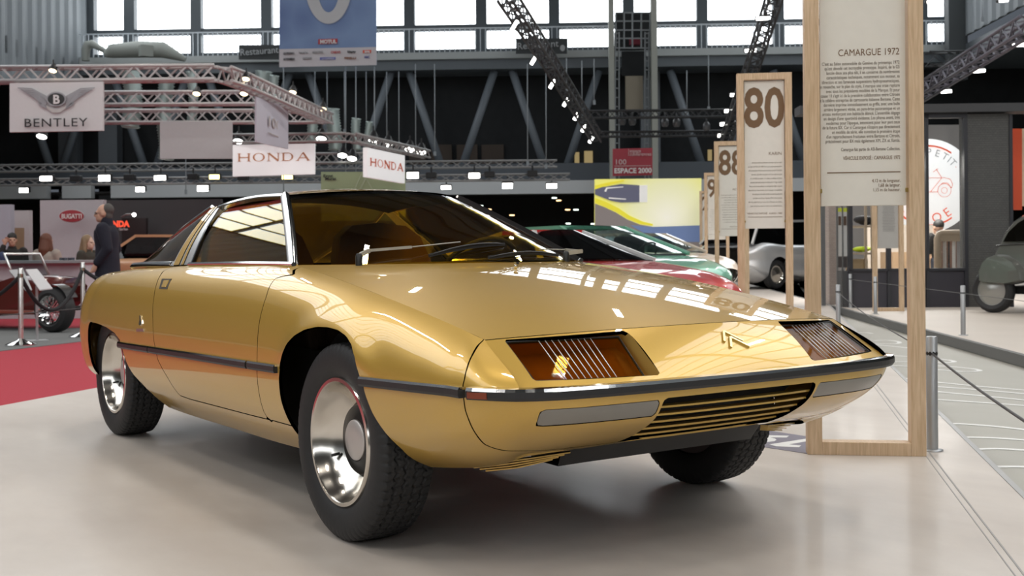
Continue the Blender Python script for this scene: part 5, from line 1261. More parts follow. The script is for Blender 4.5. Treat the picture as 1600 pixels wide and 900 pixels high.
for x, y, L, d in ((1592, 70.5, 20, 21.5), (1529, 111, 20, 24), (1478.5, 143, 16, 26), (1456, 3, 15, 24), (1568, 1, 14, 22)): tube_lamp(x, y, L, 0.05, d, 'bright lamp under the truss in the upper right corner', 'lamps in the upper right corner')
for x, y in ((972, 187), (988, 187.5), (1039, 190), (1057, 190), (1104, 196)):
    mb = MB(); c = Dp(x, y, 40.3); mb.lathe([(.06, .12), (.12, .05), (.13, -.10), (.09, -.18), (.001, -.18)], 14, np.block([[np.eye(3), c[:, None]], [np.zeros((1, 3)), np.ones((1, 1))]])); mb.bar(c+[0, 0, .1], c+[0, 0, .32], .04)
    tag(mb.build('moving_head_lamp', mat('lamp_housing_grey', (.10, .105, .11), .35, .2), None, 40), 'dark glass-fronted lamp hanging from the upper dark truss', 'lamp', 'dark lamps on the upper dark truss')
# downlights in the lower hall
for i, (x, y, c) in enumerate(((257, 314.5, 0), (295, 318.5, 1), (325, 321.5, 1), (735, 319, 0), (751, 322.5, 0), (764, 328, 1), (873, 314, 1), (887, 328.5, 1), (900, 328.5, 0), (866, 310, 0), (798, 351, 0), (820, 357, 0), (888, 350, 0), (927, 350.5, 0), (800, 337, 1))):
    mb = MB(); p = Dp(x, y, 62); M = np.block([[np.eye(3), p[:, None]], [np.zeros((1, 3)), np.ones((1, 1))]]); mb.lathe([(.001, .0), (.13, 0), (.13, .05), (.001, .05)], 12, M)
    tag(mb.build('downlight', glow('downlight_white', (.85, 1, .9), 4) if c == 0 else glow('downlight_warm', (1, .62, .3), 4)), ('white' if c == 0 else 'warm')+' ceiling light in the dim lower hall under the pale fascia', 'lamp', ('white' if c == 0 else 'warm')+' lights in the lower hall')
# hanging chains in front of the drapes
cab = mat('chain_grey', (.28, .31, .33), .5)
for x, y0, y1 in ((492, 112, 200), (511, 112, 205), (538, 112, 205), (572, 112, 210), (604, 112, 225), (623, 112, 225), (649, 100, 230), (679, 100, 240), (824, 100, 255), (853, 110, 260), (885, 90, 140), (909, 95, 170), (928, 92, 160), (1107, 85, 170), (1073, 110, 175), (290, 230, 300), (1535, 0, 30)):
    mb = MB(); mb.tube([Dp(x, y0, 42), Dp(x+.4, y1, 42)], .018, 5); mb.box(Dp(x+.4, y1, 42), (.07, .07, .16))
    tag(mb.build('hoist_chain', cab), 'thin hoist chain hanging in front of the black drapes', 'chain', 'hoist chains before the drapes')
# small light reflections bars on the drapes are lamps seen through the dark glass of the boxes behind
dg_ = glow('far_window_glow', (.55, .42, .2), .55)
for x0, x1, y0, y1 in ((898, 905, 238, 272), (913, 926, 236, 274), (1121, 1136, 234, 251), (1106, 1112, 234, 251)):
    mb = MB(); a, z0 = Hy(x0, y1, YB+1.45); b, z1 = Hy(x1, y0, YB+1.45); hbox(mb, a, b, YB+1.35, YB+1.49, z0, z1)
    tag(mb.build('lit_window', dg_), 'small dimly lit window in the black back wall near the lift tower', 'window', 'dim lit windows in the back wall')
for x0, x1 in ((640, 665), (674, 706), (714, 746), (753, 787)):
    mb = MB(); a, z0 = Hy(x0, 262, YB+1.45); b, z1 = Hy(x1, 226, YB+1.45); hbox(mb, a, b, YB+1.35, YB+1.49, z0, z1)
    tag(mb.build('brown_wall_panel', mat('panel_brown', (.075, .055, .042), .7)), 'dull brown panel low on the black back wall behind the raking struts', 'panel', 'brown panels on the back wall')
# ------------------------------------------------ left-hand stands
def block(name, x0, y0, x1, y1, dep, thick, m, label, cat='partition', z0=ZF):
    a0, zt_ = Hy(x0, y0, dep); a1 = Hy(x1, y0, dep)[0]; mb = MB(); zb_ = Hy(x0, y1, dep)[1] if y1 is not None else z0
    hbox(mb, a0, a1, dep, dep+thick, zb_, zt_); return tag(mb.build(name, m), label, cat)
o = block('display_wall', 62.5, 313, 161, None, 26, .2, mat('wall_light_grey', (.50, .51, .53), .6), 'light grey display wall bearing a red oval BUGATTI badge')
rb = mat('badge_red', (.40, .045, .06), .4)
decal('badge_rim', ell(112, 337.5, 20.2, 10.4), 25.97, signw, o, off=.01); decal('badge', ell(112, 337.5, 19, 9.3), 25.95, rb, o, off=.012); lettering('lettering', 'BUGATTI', 96, 341.5, 25.9, 7.2, mat('badge_white', (.75, .72, .70), .5), o, width=32, bold=.03)
block('display_wall', -40, 320, 16.5, None, 28, .2, mat('wall_cool_white', (.46, .49, .55), .6), 'cool white partition wall at the left edge of the picture')
o = block('display_wall', 15, 329, 45.5, None, 30, .2, mat('wall_white_warm', (.56, .55, .55), .6), 'white partition with a pale wooden doorway, behind the man on the phone')
decal('doorway', [(18, 356), (38, 356), (38, 400), (18, 400)], 29.97, mat('doorway_tan', (.34, .24, .14), .6), o); 
block('display_wall', 161, 313, 345, None, 31, .2, mat('wall_charcoal', (.060, .060, .062), .7), 'long charcoal partition wall behind the man in the navy coat')
o = block('display_wall', 190, 341, 228, None, 30.2, .15, mat('wall_black', (.012, .009, .009), .6), 'black display panel with red HONDA lettering at its edge')
lettering('lettering', 'HONDA', 158, 354.5, 30, 9, glow('red_letters', (1, .10, .05), 1.1), o, width=45, bold=.05); lettering('tagline', 'Classic Motors', 186, 360, 30, 4, white, o, width=14)
o = empty('wall_lamp', Dp(205, 333, 30.5), 0, 'thin arm lamp over the black display panel', 'lamp')
mb = MB(); mb.tube([Dp(190, 339, 30.7)-np.array(o.location), Dp(197, 335, 30.4)-np.array(o.location), Dp(208, 334.5, 30.2)-np.array(o.location)], .025, 6); mb.build('arm', alug, o); mb = MB(); mb.sphere(Dp(209.5, 335.5, 30.2)-np.array(o.location), .05, 10, 8); mb.build('bulb', gl, o)
for i, (x, c) in enumerate(((205, (.5, .06, .05)), (209, (.75, .55, .30)), (213, (.5, .08, .04)), (217, (.75, .62, .42)), (221, (.55, .03, .04)))):
    mb = MB(); mb.sphere(Dp(x, 377.5-(1.5 if i == 3 else 0), 24), .045, 12, 8); tag(mb.build('ball', mat('ball_%d' % i, c, .4)), ['small brown-red ball at the left end of the row', 'small cream ball between two brown-red ones', 'small rust-red ball in the middle of the row', 'small pale ball, the highest of the row', 'small crimson ball at the right end of the row'][i]+' behind the orange-roofed car', 'ball', 'coloured balls in a row')
mb = MB(); a0, zt_ = Hy(200, 382, 24.2); a1 = Hy(226, 382, 24.2)[0]; hbox(mb, a0, a1, 24.0, 24.5, ZF, Dp(213, 379.8, 24)[2]); tag(mb.build('plinth', mat('plinth_black', (.02, .02, .02), .6)), 'narrow dark plinth carrying a row of coloured balls', 'plinth')
o = block('counter', -40, 412, 128, None, 17.3, .6, mat('counter_grey_white', (.52, .52, .55), .6), 'long pale counter behind the dark red vintage racer', 'counter')
a0, zt_ = Hy(-40, 412, 17.2); a1 = Hy(129, 409, 17.2)[0]; mb = MB(); hbox(mb, a0, a1, 17.1, 18.0, zt_, zt_+.04); mb.build('worktop', mat('worktop_grey', (.28, .28, .29), .5), o)
mb = MB(); q = Hy(99, 404, 17.4); rr = random.Random(3)
for i in range(7): mb.box(H(q[0]+rr.uniform(-.10, .10), 17.5+rr.uniform(-.1, .1), zt_+.06), (.08, .05, .04))
tag(mb.build('desk_clutter', mat('clutter_dark', (.06, .06, .08), .5)), 'small dark heap of papers and a pouch on the pale counter', 'papers')
# stanchions with rope
def stanchion(px, pyb, pyt, dep_z, label):
    P = Zp(px, pyb, ZF+.012); d = float((P-CAM)@fw); h = (pyb-pyt)*d/F; o = empty('stanchion', P, 0, label, 'stanchion')
    mb = MB(); mb.lathe([(.16, 0), (.16, .015), (.13, .03), (.05, .055), (.026, .075)], 32); mb.build('base', chrome, o, 40)
    mb = MB(); mb.lathe([(.026, .07), (.026, h-.01), (.022, h), (.0005, h)], 20); mb.build('pole', brushed, o, 40)
    mb = MB(); mb.lathe([(.032, h-.10), (.032, h-.06)], 16); mb.build('collar', chrome, o); return P, h
S1, h1 = stanchion(33, 540, 419, 0, 'chrome stanchion in front of the dark red vintage racer'); S2, h2 = stanchion(130, 527, 410, 0, 'chrome stanchion just behind the tail of the gold car')
mb = MB(); ta, tb = S1+[0, 0, h1-.08], S2+[0, 0, h2-.08]
mb.tube([ta*(1-t)+tb*t-np.array([0, 0, .42*4*t*(1-t)]) for t in np.linspace(0, 1, 20)], .022, 8); tc_ = S1-hx*1.6+hy*.5+[0, 0, h1-.10]
mb.tube([ta*(1-t)+tc_*t-np.array([0, 0, .35*4*t*(1-t)]) for t in np.linspace(0, 1, 16)], .022, 8); td_ = tb+hx*1.5+hy*.2
mb.tube([tb*(1-t)+td_*t-np.array([0, 0, .3*4*t*(1-t)]) for t in np.linspace(0, 1, 16)], .022, 8)
tag(mb.build('velvet_rope', mat('rope_black', (.012, .012, .014), .8)), 'sagging black rope strung between the two chrome stanchions', 'rope')
mb = MB(); la, lb = S1+[0, 0, .34], S2+[0, 0, .34]; mb.tube([la-(lb-la)*.6, lb+(lb-la)*.4], .006, 5); tag(mb.build('low_wire', mat('wire_dark', (.05, .05, .05), .6)), 'thin low wire crossing in front of the vintage racer wheel', 'wire')
# info lectern between
PL = Zp(58, 533, ZF+.012); o = empty('info_lectern', PL, 0, 'white sloping information boards on a thin grey post beside the vintage racer', 'lectern'); d = float((PL-CAM)@fw)
mb = MB(); mb.bar((0, 0, 0), (0, 0, .62), .025); mb.box((0, 0, .006), (.22, .22, .012)); mb.build('post', silver, o)
for k, (xs, m_) in enumerate((((14, 422, 36, 420, 50, 452, 40, 453), signg), ((40, 421, 58, 420, 82, 450, 62, 452.5), signw))):
    Q = [Dp(xs[2*i], xs[2*i+1], d+(.12 if i < 2 else -.12))-PL for i in range(4)]; mb = MB(); dn = np.array([0, 0, -.012]); mb.add(Q+[p+dn for p in Q], [(0, 1, 2, 3), (7, 6, 5, 4), (0, 4, 5, 1), (1, 5, 6, 2), (2, 6, 7, 3), (3, 7, 4, 0)]); mb.build('board', m_, o)
# vintage racer
WZ = Zp(86, 519, ZF+.012); dW = float((WZ-CAM)@fw); Rw = 35.5*dW/F
maroon = mat('maroon_paint', (.085, .012, .010), .25, 0, .8); red2 = mat('oxide_red', (.20, .04, .02), .35, 0, .6)
vr = empty('vintage_racer', WZ, 0, 'dark red vintage open racing car with a wire wheel, at the left edge', 'car'); 
fdx = -(hx*.93-hy*.36); sdx = np.cross([0, 0, 1.], fdx)     # rearwards to the left; sdx points towards the camera side
if sdx@hy > 0: sdx = -sdx
def vm(c): return np.block([[np.stack([np.cross(sdx, [0, 0, 1.]), np.array([0, 0, 1.]), sdx], 1), np.array(c)[:, None]], [np.zeros((1, 3)), np.ones((1, 1))]])
def wire_wheel(c):
    w = empty('wheel', c, 0, parent=vr)
    M = vm((0, 0, 0)); tn = .085
    mb = MB(); mb.lathe([(Rw*.64, tn), (Rw*.74, tn+.02), (Rw*.92, tn), (Rw, tn*.5), (Rw, -tn*.6), (Rw*.9, -tn), (Rw*.62, -tn)], 40, M); mb.build('tyre', tyre_m, w, 40)
    mb = MB(); mb.lathe([(Rw*.65, tn-.01), (Rw*.62, tn+.012), (Rw*.58, tn), (Rw*.57, -tn*.5)], 40, M); mb.build('rim', chrome, w, 40)
    mb = MB(); Mr = M[:3, :3]
    for i in range(32):
        a = 2*PI*i/32; b = a+(.35 if i % 2 else -.35); h = .05 if i % 2 else -.02
        mb.bar(Mr@np.array([Rw*.12*math.cos(b), Rw*.12*math.sin(b), h+.03]), Mr@np.array([Rw*.59*math.cos(a), Rw*.59*math.sin(a), .03]), .006)
    mb.lathe([(Rw*.14, -.03), (Rw*.14, .09), (Rw*.08, .11), (.001, .11)], 20, M); mb.build('spokes', chrome, w)
wire_wheel(sdx*.0+np.array([0, 0, Rw]))
wire_wheel(sdx*-1.2+np.array([0, 0, Rw])); wire_wheel(fdx*2.55+np.array([0, 0, Rw])); wire_wheel(fdx*2.55+sdx*-1.2+np.array([0, 0, Rw]))
prof = [(.55, .20), (.42, .30), (.32, .40), (.28, .55), (.40, .66), (.85, .70), (1.15, .62), (1.6, .60), (2.2, .66), (2.8, .62), (3.1, .45), (2.9, .25), (1.2, .18)]
mb = MB(); pts = [fdx*a+np.array([0, 0, b]) for a, b in prof]; n = len(pts); offs = [-.18, -.24, -.85, -.92]; sc = [.9, 1, 1, .9]; v = []
cen = fdx*1.6+np.array([0, 0, .42])
for o_, k in zip(offs, sc): v += [(p-cen)*k+cen+sdx*o_ for p in pts]
mb.add(v, [(i*n+j, i*n+(j+1) % n, (i+1)*n+(j+1) % n, (i+1)*n+j) for i in range(3) for j in range(n)]+[tuple(range(n)), tuple(4*n-1-j for j in range(n))]); mb.build('body', maroon, vr, 40)
mb = MB(); mb.box(fdx*1.4+sdx*-.10+np.array([0, 0, .235]), (2.0, .16, .05), np.stack([fdx, sdx, [0, 0, 1]], 1), bev=.015); mb.build('running_board', red2, vr)
mb = MB(); arc = [(fdx*(-Rw*1.12*math.cos(a))+np.array([0, 0, Rw+Rw*1.12*math.sin(a)])) for a in np.linspace(.5, 2.2, 16)]; v = [p+sdx*.08 for p in arc]+[p+sdx*-.10 for p in arc]; mb.add(v, [(i, i+1, i+17, i+16) for i in range(15)]); mb.build('cycle_wing', mat('wing_black', (.012, .012, .014), .4, 0, .6), vr)
mb = MB(); mb.tube([fdx*.95+np.array([0, 0, .68])+sdx*-.25, fdx*1.12+np.array([0, 0, .98])+sdx*-.25, fdx*1.12+np.array([0, 0, .98])+sdx*-.85, fdx*.95+np.array([0, 0, .68])+sdx*-.85], .018, 8); mb.build('windscreen_frame', brushed, vr)
mb = MB(); A_ = [fdx*.95+np.array([0, 0, .68])+sdx*-.25, fdx*1.12+np.array([0, 0, .98])+sdx*-.25, fdx*1.12+np.array([0, 0, .98])+sdx*-.85, fdx*.95+np.array([0, 0, .68])+sdx*-.85]; mb.add(A_+[p+fdx*.006 for p in A_], [(0, 1, 2, 3), (7, 6, 5, 4)]); mb.build('windscreen', cglass, vr)
mb = MB(); mb.tube([sdx*.0+np.array([0, 0, Rw]), sdx*-1.2+np.array([0, 0, Rw])], .03, 8); mb.tube([fdx*2.55+np.array([0, 0, Rw]), fdx*2.55+sdx*-1.2+np.array([0, 0, Rw])], .03, 8); mb.build('axles', blackm, vr)
# orange-roofed car and silver open car behind the man
oc = Dp(222, 402, 22.5)
show_car('orange_roofed_car', (oc[0]-.2, oc[1]+.3, ZF), math.atan2(-hx[1], -hx[0]), 'saloon with a pale orange roof, behind the man in the navy coat', paint('pale_orange', (.62, .34, .18), .2),
         [(-1.9, .66, .3, .74, .78), (-1.5, .82, .2, .84, .88), (-.5, .86, .18, .86, .90), (.5, .86, .18, .86, .90), (1.2, .84, .2, .80, .85), (1.75, .7, .3, .66, .70)],
         (.75, -1.5, .15, -1.0, .76, .76, .58, .58, .88, .89, 1.32, 1.31), [(1.2, .30), (-1.2, .30)], darkglass)
# silver hatchback on the far right stand seen between the frames
sc_ = Zp(1228, 436, 0); dS = 26.5; sp_ = Dp(1225, 420, dS)
show_car('silver_hatchback', (sp_[0], sp_[1], 0), math.atan2(hy[1], hy[0])-.9, 'silver hatchback far off between the KARIN frame and the nearest frame', paint('silver_paint', (.50, .51, .52), .5),
         [(-2.0, .74, .34, .84, .90), (-1.8, .86, .26, .92, .98), (-.8, .90, .2, .92, .98), (.5, .90, .2, .90, .95), (1.3, .86, .22, .80, .86), (1.85, .7, .3, .62, .66)],
         (.95, -1.9, .2, -1.5, .80, .78, .60, .60, .94, .98, 1.50, 1.46), [(1.2, .32), (-1.2, .32)], darkglass)

# pleated silver air hoses hanging behind the left rig
hose = mat('hose_silver', (.34, .40, .38), .35, .5)
for px, y0, y1, r, d in ((206, 112, 200, 15, 38), (258, 125, 250, 13, 39), (300, 112, 205, 8, 38), (410, 112, 260, 14, 40), (430, 118, 215, 8, 39), (486, 165, 235, 9, 39), (522, 170, 235, 12, 40), (558, 185, 235, 8, 40), (575, 190, 235, 6, 40)):
    mb = MB(); R_ = r*d/F; ys = np.linspace(y0, y1, int((y1-y0)/2.2)); mb.tube([Dp(px+2.5*math.sin(y*.06+px), y, d) for y in ys], [R_*(.80 if i % 2 else 1) for i in range(len(ys))], 14)
    tag(mb.build('air_hose', hose), 'pleated silver air hose hanging in the dark behind the lighting trusses', 'hose', 'silver air hoses behind the trusses')
# ================================================================== right-hand stand: shopfront, vintage saloon
brick = bpy.data.materials.new('grey_painted_brick'); brick.use_nodes = True
def _brick(m, c1, c2, cm, scale=7.5):
    nt = m.node_tree; b = nt.nodes['Principled BSDF']; L = nt.links.new; tc = nt.nodes.new('ShaderNodeTexCoord'); mp = nt.nodes.new('ShaderNodeMapping'); mp.inputs['Rotation'].default_value = (PI/2, 0, 0)
    k = nt.nodes.new('ShaderNodeTexBrick'); k.inputs['Scale'].default_value = scale; k.inputs['Color1'].default_value = (*c1, 1); k.inputs['Color2'].default_value = (*c2, 1); k.inputs['Mortar'].default_value = (*cm, 1); k.inputs['Mortar Size'].default_value = .018
    sx = nt.nodes.new('ShaderNodeSeparateXYZ'); cx = nt.nodes.new('ShaderNodeCombineXYZ'); ad = nt.nodes.new('ShaderNodeMath'); ad.operation = 'ADD'
    L(tc.outputs['Object'], sx.inputs[0]); L(sx.outputs[0], ad.inputs[0]); L(sx.outputs[1], ad.inputs[1]); L(ad.outputs[0], cx.inputs[0]); L(sx.outputs[2], cx.inputs[1]); L(cx.outputs[0], k.inputs['Vector'])
    L(k.outputs['Color'], b.inputs['Base Color']); b.inputs['Roughness'].default_value = .65
    bp = nt.nodes.new('ShaderNodeBump'); bp.inputs['Strength'].default_value = .6; bp.inputs['Distance'].default_value = .01; bp.invert = True; L(k.outputs['Fac'], bp.inputs['Height']); L(bp.outputs[0], b.inputs['Normal'])
_brick(brick, (.082, .082, .080), (.095, .095, .092), (.050, .050, .050))
char = mat('shopfront_charcoal', (.030, .031, .038), .45); chard = mat('shopfront_panel', (.042, .040, .052), .5)
SD = 17.3                                                        # distance of the shopfront
def sbox(mb, x0, x1, y0, y1, d, t):
    a0, z1 = Hy(x0, y0, d); a1 = Hy(x1, y0, d)[0]; z0 = Hy(x0, y1, d)[1] if y1 is not None else 0.; hbox(mb, a0, a1, d, d+t, max(z0, 0.), z1)
sh = empty('shopfront', H(Hy(1448, 400, SD)[0], SD, 0), 0, 'charcoal shopfront with glazed bays over dark panels on the right stand', 'shopfront')
bpy.context.view_layer.update()
def sp(nm, mb, m): q = mb.build(nm, m); q.parent = sh; q.matrix_parent_inverse = Matrix.Translation(-sh.location); return q
mb = MB()
for x0, x1 in ((1325, 1331), (1385, 1391), (1446, 1450.5), (1506, 1511.5)): sbox(mb, x0, x1, 178, None, SD, .10)
for y0, y1 in ((178, 186), (420, 424)): sbox(mb, 1325, 1511, y0, y1, SD, .10)
sbox(mb, 1577, 1582, 178, None, SD, .10)
sp('frame', mb, char)
mb = MB(); sbox(mb, 1325, 1511, 424, None, SD+.03, .05); sp('lower_panel', mb, chard)
mb = MB(); sbox(mb, 1250, 1700, 165, 178, SD-.1, .4); sp('fascia', mb, mat('fascia_charcoal', (.045, .046, .050), .6))
mb = MB(); sbox(mb, 1330, 1507, 186, 420, SD+.05, .008); sp('pane', mb, tint_glass('clear_pane', (.97, .98, .98), .7, 0, 1.3))
mb = MB(); sbox(mb, 1250, 1700, 20, 165, SD+.6, .3); tag(mb.build('upper_panel', mat('upper_panel_dark', (.030, .030, .032), .7)), 'plain dark panel above the charcoal shopfront fascia', 'panel') if False else None
mb = MB(); sbox(mb, 1511, 1577, 178, None, SD+.02, .35); tag(mb.build('brick_pier', brick), 'grey painted brick pier between the glazed shopfront and the vintage saloon', 'pier')
o, P, n = quad('orange_banner', [(1581, 201, SD+.4), (1597, 201, SD+.4), (1597, 328, SD+.4), (1581, 328, SD+.4)], .05, ored); tag(o, 'narrow orange-red banner beside the grey brick pier', 'banner')
o, P, n = quad('pale_poster', [(1596, 201, SD+.5), (1690, 201, SD+.5), (1690, 322, SD+.5), (1596, 322, SD+.5)], .05, mat('poster_cream', (.62, .52, .38), .6)); tag(o, 'pale cream poster at the right edge of the picture', 'poster')
# unseen area lights added to brighten the shop interior
for x_ in (1350, 1440): area_light('shop_fill_light', tuple(H(Hy(x_, 240, SD+2.5)[0], SD+2.5, 2.35)), tuple(H(Hy(x_, 240, SD+2.5)[0], SD+2.51, 0)), 1.2, 70, (1, .95, .9))
# round lit sign inside
BD_ = SD+5.5
o, P, n = quad('back_wall_board', [(1300, 195, BD_+1.2), (1530, 195, BD_+1.2), (1530, 470, BD_+1.2), (1300, 470, BD_+1.2)], .1, mat('shop_back_grey', (.20, .19, .185), .7)); tag(o, 'plain grey wall board at the back of the glazed shop', 'wall board')
o = empty('round_sign', Dp(1454, 288.5, BD_), 0, 'large round white sign with a thin red ring and a small red car drawing', 'sign')
bpy.context.view_layer.update()
def rs(nm, q): q.parent = o; q.matrix_parent_inverse = Matrix.Translation(-o.location); return q
wl = mat('lit_white', (.80, .80, .80), .5, emit=(1, 1, 1), es=.5)
mb = MB(); c = Dp(1450, 290, BD_); M = np.block([[np.stack([hx, np.array([0, 0, 1.]), -hy], 1), c[:, None]], [np.zeros((1, 3)), np.ones((1, 1))]]); Rr = 73*BD_/F; mb.lathe([(.001, 0), (Rr, 0), (Rr, -.1), (.001, -.1)], 72, M); rs('disc', mb.build('disc', wl))
orl = mat('ring_red', (.72, .10, .04), .5, emit=(1, .15, .06), es=.25)
rs('ring', ringdecal('ring', 1450, 290, 63.5, 63.5, 2.6, BD_, orl, None, off=.02))
thin = mat('drawing_red', (.70, .20, .14), .5, emit=(1, .25, .2), es=.2); grey_l = mat('letter_grey', (.55, .55, .58), .5)
for cx_, cy_, r_ in ((1475, 297.5, 10.8), (1475, 297.5, 5)): rs('drawing', ringdecal('drawing_wheel', cx_, cy_, r_, r_, .8, BD_, thin, None, off=.022))
def stroke(nm, pts, m, w=.55):
    mb = MB()
    for (a, b), (c_, d_) in zip(pts, pts[1:]): mb.bar(Dp(a, b, BD_)-fw*.022, Dp(c_, d_, BD_)-fw*.022, w*BD_/F*1.6, .004, fw)
    rs(nm, mb.build(nm, m))
stroke('drawing_line', [(1447, 300), (1464, 300), (1466, 292), (1472, 286), (1480, 286), (1486, 294), (1488, 288), (1484, 280), (1474, 277.5), (1471, 278), (1453, 300)], thin)
stroke('drawing_line', [(1471, 278), (1462, 264)], thin); stroke('drawing_line', [(1457, 269), (1465, 263.5)], thin); stroke('drawing_line', [(1447, 278), (1460, 278), (1471, 278)], thin)
stroke('drawing_line', [(1492, 260), (1500, 272), (1503, 286), (1502, 300), (1498, 311)], thin)
for ch, ang, r_, m in (('L', 228, 47, grey_l), ('E', 243, 47, grey_l), ('P', 271, 47, grey_l), ('E', 286, 47, grey_l), ('T', 300, 47, grey_l), ('I', 309, 47, grey_l), ('T', 317, 47, grey_l)):
    a = math.radians(ang); px_, py_ = 1450+r_*math.cos(a), 290+r_*math.sin(a); tx_ = hx*(-math.sin(a))-np.array([0, 0, 1.])*math.cos(a); ty_ = hx*math.cos(a)-np.array([0, 0, 1.])*math.sin(a); s = 11*BD_/F/.7
    rs('letter', text('letter', ch, s, m, frame_at(Dp(px_, py_, BD_)-fw*.02, tx_, ty_), None, 'CENTER', extrude=.001))
for ch, ang in (('C', 139), ('I', 126), ('T', 114), ('R', 95), ('O', 75), ('E', 55), ('N', 36)):
    a = math.radians(ang); r_ = 58; px_, py_ = 1450+r_*math.cos(a), 290+r_*math.sin(a); tx_ = hx*math.sin(a)+np.array([0, 0, 1.])*math.cos(a); ty_ = -hx*math.cos(a)+np.array([0, 0, 1.])*math.sin(a); s = 14*BD_/F/.7
    rs('letter', text('letter', ch, s, orl, frame_at(Dp(px_, py_, BD_)-fw*.02, tx_, ty_), None, 'CENTER', extrude=.001))
# inside the shop: slatted bench, counter, shelves
bench = mat('bench_ash', (.42, .33, .24), .55)
o = empty('slatted_screen', H(Hy(1485, 420, SD+1.0)[0], SD+1.0, 0), 0, 'pale wooden slatted screen with rounded corners behind the shop glass', 'screen'); bpy.context.view_layer.update()
def lp(par_, nm, mb, m): q = mb.build(nm, m); q.parent = par_; q.matrix_parent_inverse = Matrix.Translation(-par_.location); return q
mb = MB(); pz2 = lambda x, y: H(Hy(x, y, SD+1.0)[0], SD+1.0, Hy(x, y, SD+1.0)[1])
mb.tube([H(Hy(1465, 440, SD+1)[0], SD+1, .0), pz2(1465, 372), pz2(1467, 366.5), pz2(1472, 364.5), pz2(1530, 364.5)], .055, 10); lp(o, 'frame', mb, bench)
mb = MB(); mb.bar(pz2(1468, 372), pz2(1530, 372), .09, .10); lp(o, 'top_rail', mb, bench)
for x in (1476, 1490.5, 1503): mb = MB(); mb.bar(pz2(x, 376), H(Hy(x, 440, SD+1)[0], SD+1, .02), .03, .045); lp(o, 'slat', mb, mat('slat_white', (.58, .56, .54), .5))
mb = MB(); mb2 = MB()
for k in range(14): y = 378+k*3.6; mb.tube([pz2(1480, y)+hy*.25, pz2(1488, y)+hy*.25], .018, 6); mb.tube([pz2(1494, y)+hy*.25, pz2(1502, y)+hy*.25], .018, 6)
for x in (1480, 1488, 1494, 1502): mb.bar(pz2(x, 376)+hy*.25, H(Hy(x, 440, SD+1)[0], SD+1.25, .0), .02)
tag(mb.build('wire_rack', mat('rack_brown', (.20, .12, .09), .5)), 'brown wire rack standing behind the slatted screen', 'rack')
def shopblock(name, x0, x1, y0, y1, d, t, m, label, cat): mb = MB(); sbox(mb, x0, x1, y0, y1, d, t); return tag(mb.build(name, m), label, cat)
shopblock('wooden_counter', 1395, 1466, 394, None, SD+3, .8, mat('counter_wood', (.40, .27, .16), .6), 'pale wooden counter deep inside the glazed shop', 'counter')
shopblock('cream_partition', 1352, 1462, 352, None, SD+4.6, .1, mat('partition_cream', (.60, .52, .44), .6), 'cream partition behind the wooden shop counter', 'partition')
o = empty('shelf_unit', H(Hy(1345, 420, SD+1.2)[0], SD+1.2, 0), 0, 'pale wooden shelf unit with folded clothes at the left bay of the shop', 'shelf'); bpy.context.view_layer.update()
for y in (352.5, 395): mb = MB(); sbox(mb, 1331, 1362, y, y+3, SD+1.2, .45); lp(o, 'shelf', mb, bench)
for x0, x1 in ((1351, 1354.5), (1361, 1364)): mb = MB(); sbox(mb, x0, x1, 300, None, SD+1.2, .05); lp(o, 'upright', mb, bench)
mb = MB(); sbox(mb, 1331, 1356, 405, None, SD+1.25, .4); lp(o, 'drawer_box', mb, mat('box_wood', (.34, .24, .13), .6))
mb = MB(); c = pz(1346, 389.5, SD+1.35); mb.sphere(c, (.15, .12, .045), 16, 10); mb.sphere(c+hx*.06+[0, 0, .005], (.08, .1, .042), 14, 8); mb.box(c+hx*.01-hy*.10, (.05, .03, .075), np.stack([hx, hy, [0, 0, 1]], 1)); tag(mb.build('folded_vest', mat('hi_vis_yellow', (.55, .72, .02), .7)), 'folded fluorescent yellow vest on the lower shelf', 'vest')
mb = MB(); c = pz(1348, 343, SD+1.35); mb.sphere(c, (.16, .12, .07), 16, 10); mb.sphere(c+hx*.05-[0, 0, .04], (.13, .12, .05), 16, 10); tag(mb.build('folded_jacket', mat('cloth_black', (.015, .015, .018), .8)), 'folded black jacket on the upper shelf', 'jacket')
mb = MB(); c = pz(1341, 380, SD+1.3); mb.lathe([(.05, 0), (.055, .06), (.05, .12), (.03, .13)], 16, np.block([[np.eye(3), c[:, None]], [np.zeros((1, 3)), np.ones((1, 1))]])); tag(mb.build('glass_jar', mat('jar_grey', (.45, .45, .46), .25)), 'small pale jar standing above the yellow vest', 'jar') if False else None
# folded glass doors left of the shop, seen between the posts of the nearest frame
o = empty('folding_door', Zp(1318, 480, 0), 0, 'grey folded glass doors with 2 CV lettering beside the pinkish brick wall', 'door'); bpy.context.view_layer.update()
DG = mat('door_grey', (.17, .175, .18), .4, .5)
dD = float((Zp(1318, 480, 0)-CAM)@hy)
def dq_(nm, x0, x1, y0, y1, m, t=.05, d=None): mb = MB(); sbox(mb, x0, x1, y0, y1, d or dD, t); return lp(o, nm, mb, m)
for x0, x1 in ((1307, 1309), (1315.2, 1317.2), (1323.5, 1325.8)): dq_('stile', x0, x1, 300, None, DG)
for x0, x1 in ((1309, 1315.2), (1317.2, 1323.5)):
    dq_('lower_panel', x0, x1, 423, None, DG, .03); dq_('poster_panel', x0, x1, 331, 400, mat('poster_white', (.58, .58, .57), .5), .01, dD+.01); dq_('poster_top', x0, x1, 325, 331, mat('poster_lime', (.60, .68, .06), .5), .01, dD+.008); dq_('poster_letters', x0+1, x1-1, 338, 352, mat('poster_brown', (.10, .06, .04), .6), .01, dD+.004); dq_('poster_photo', x0, x1, 401, 418, mat('photo_dark', (.06, .05, .05), .5), .01, dD+.004)
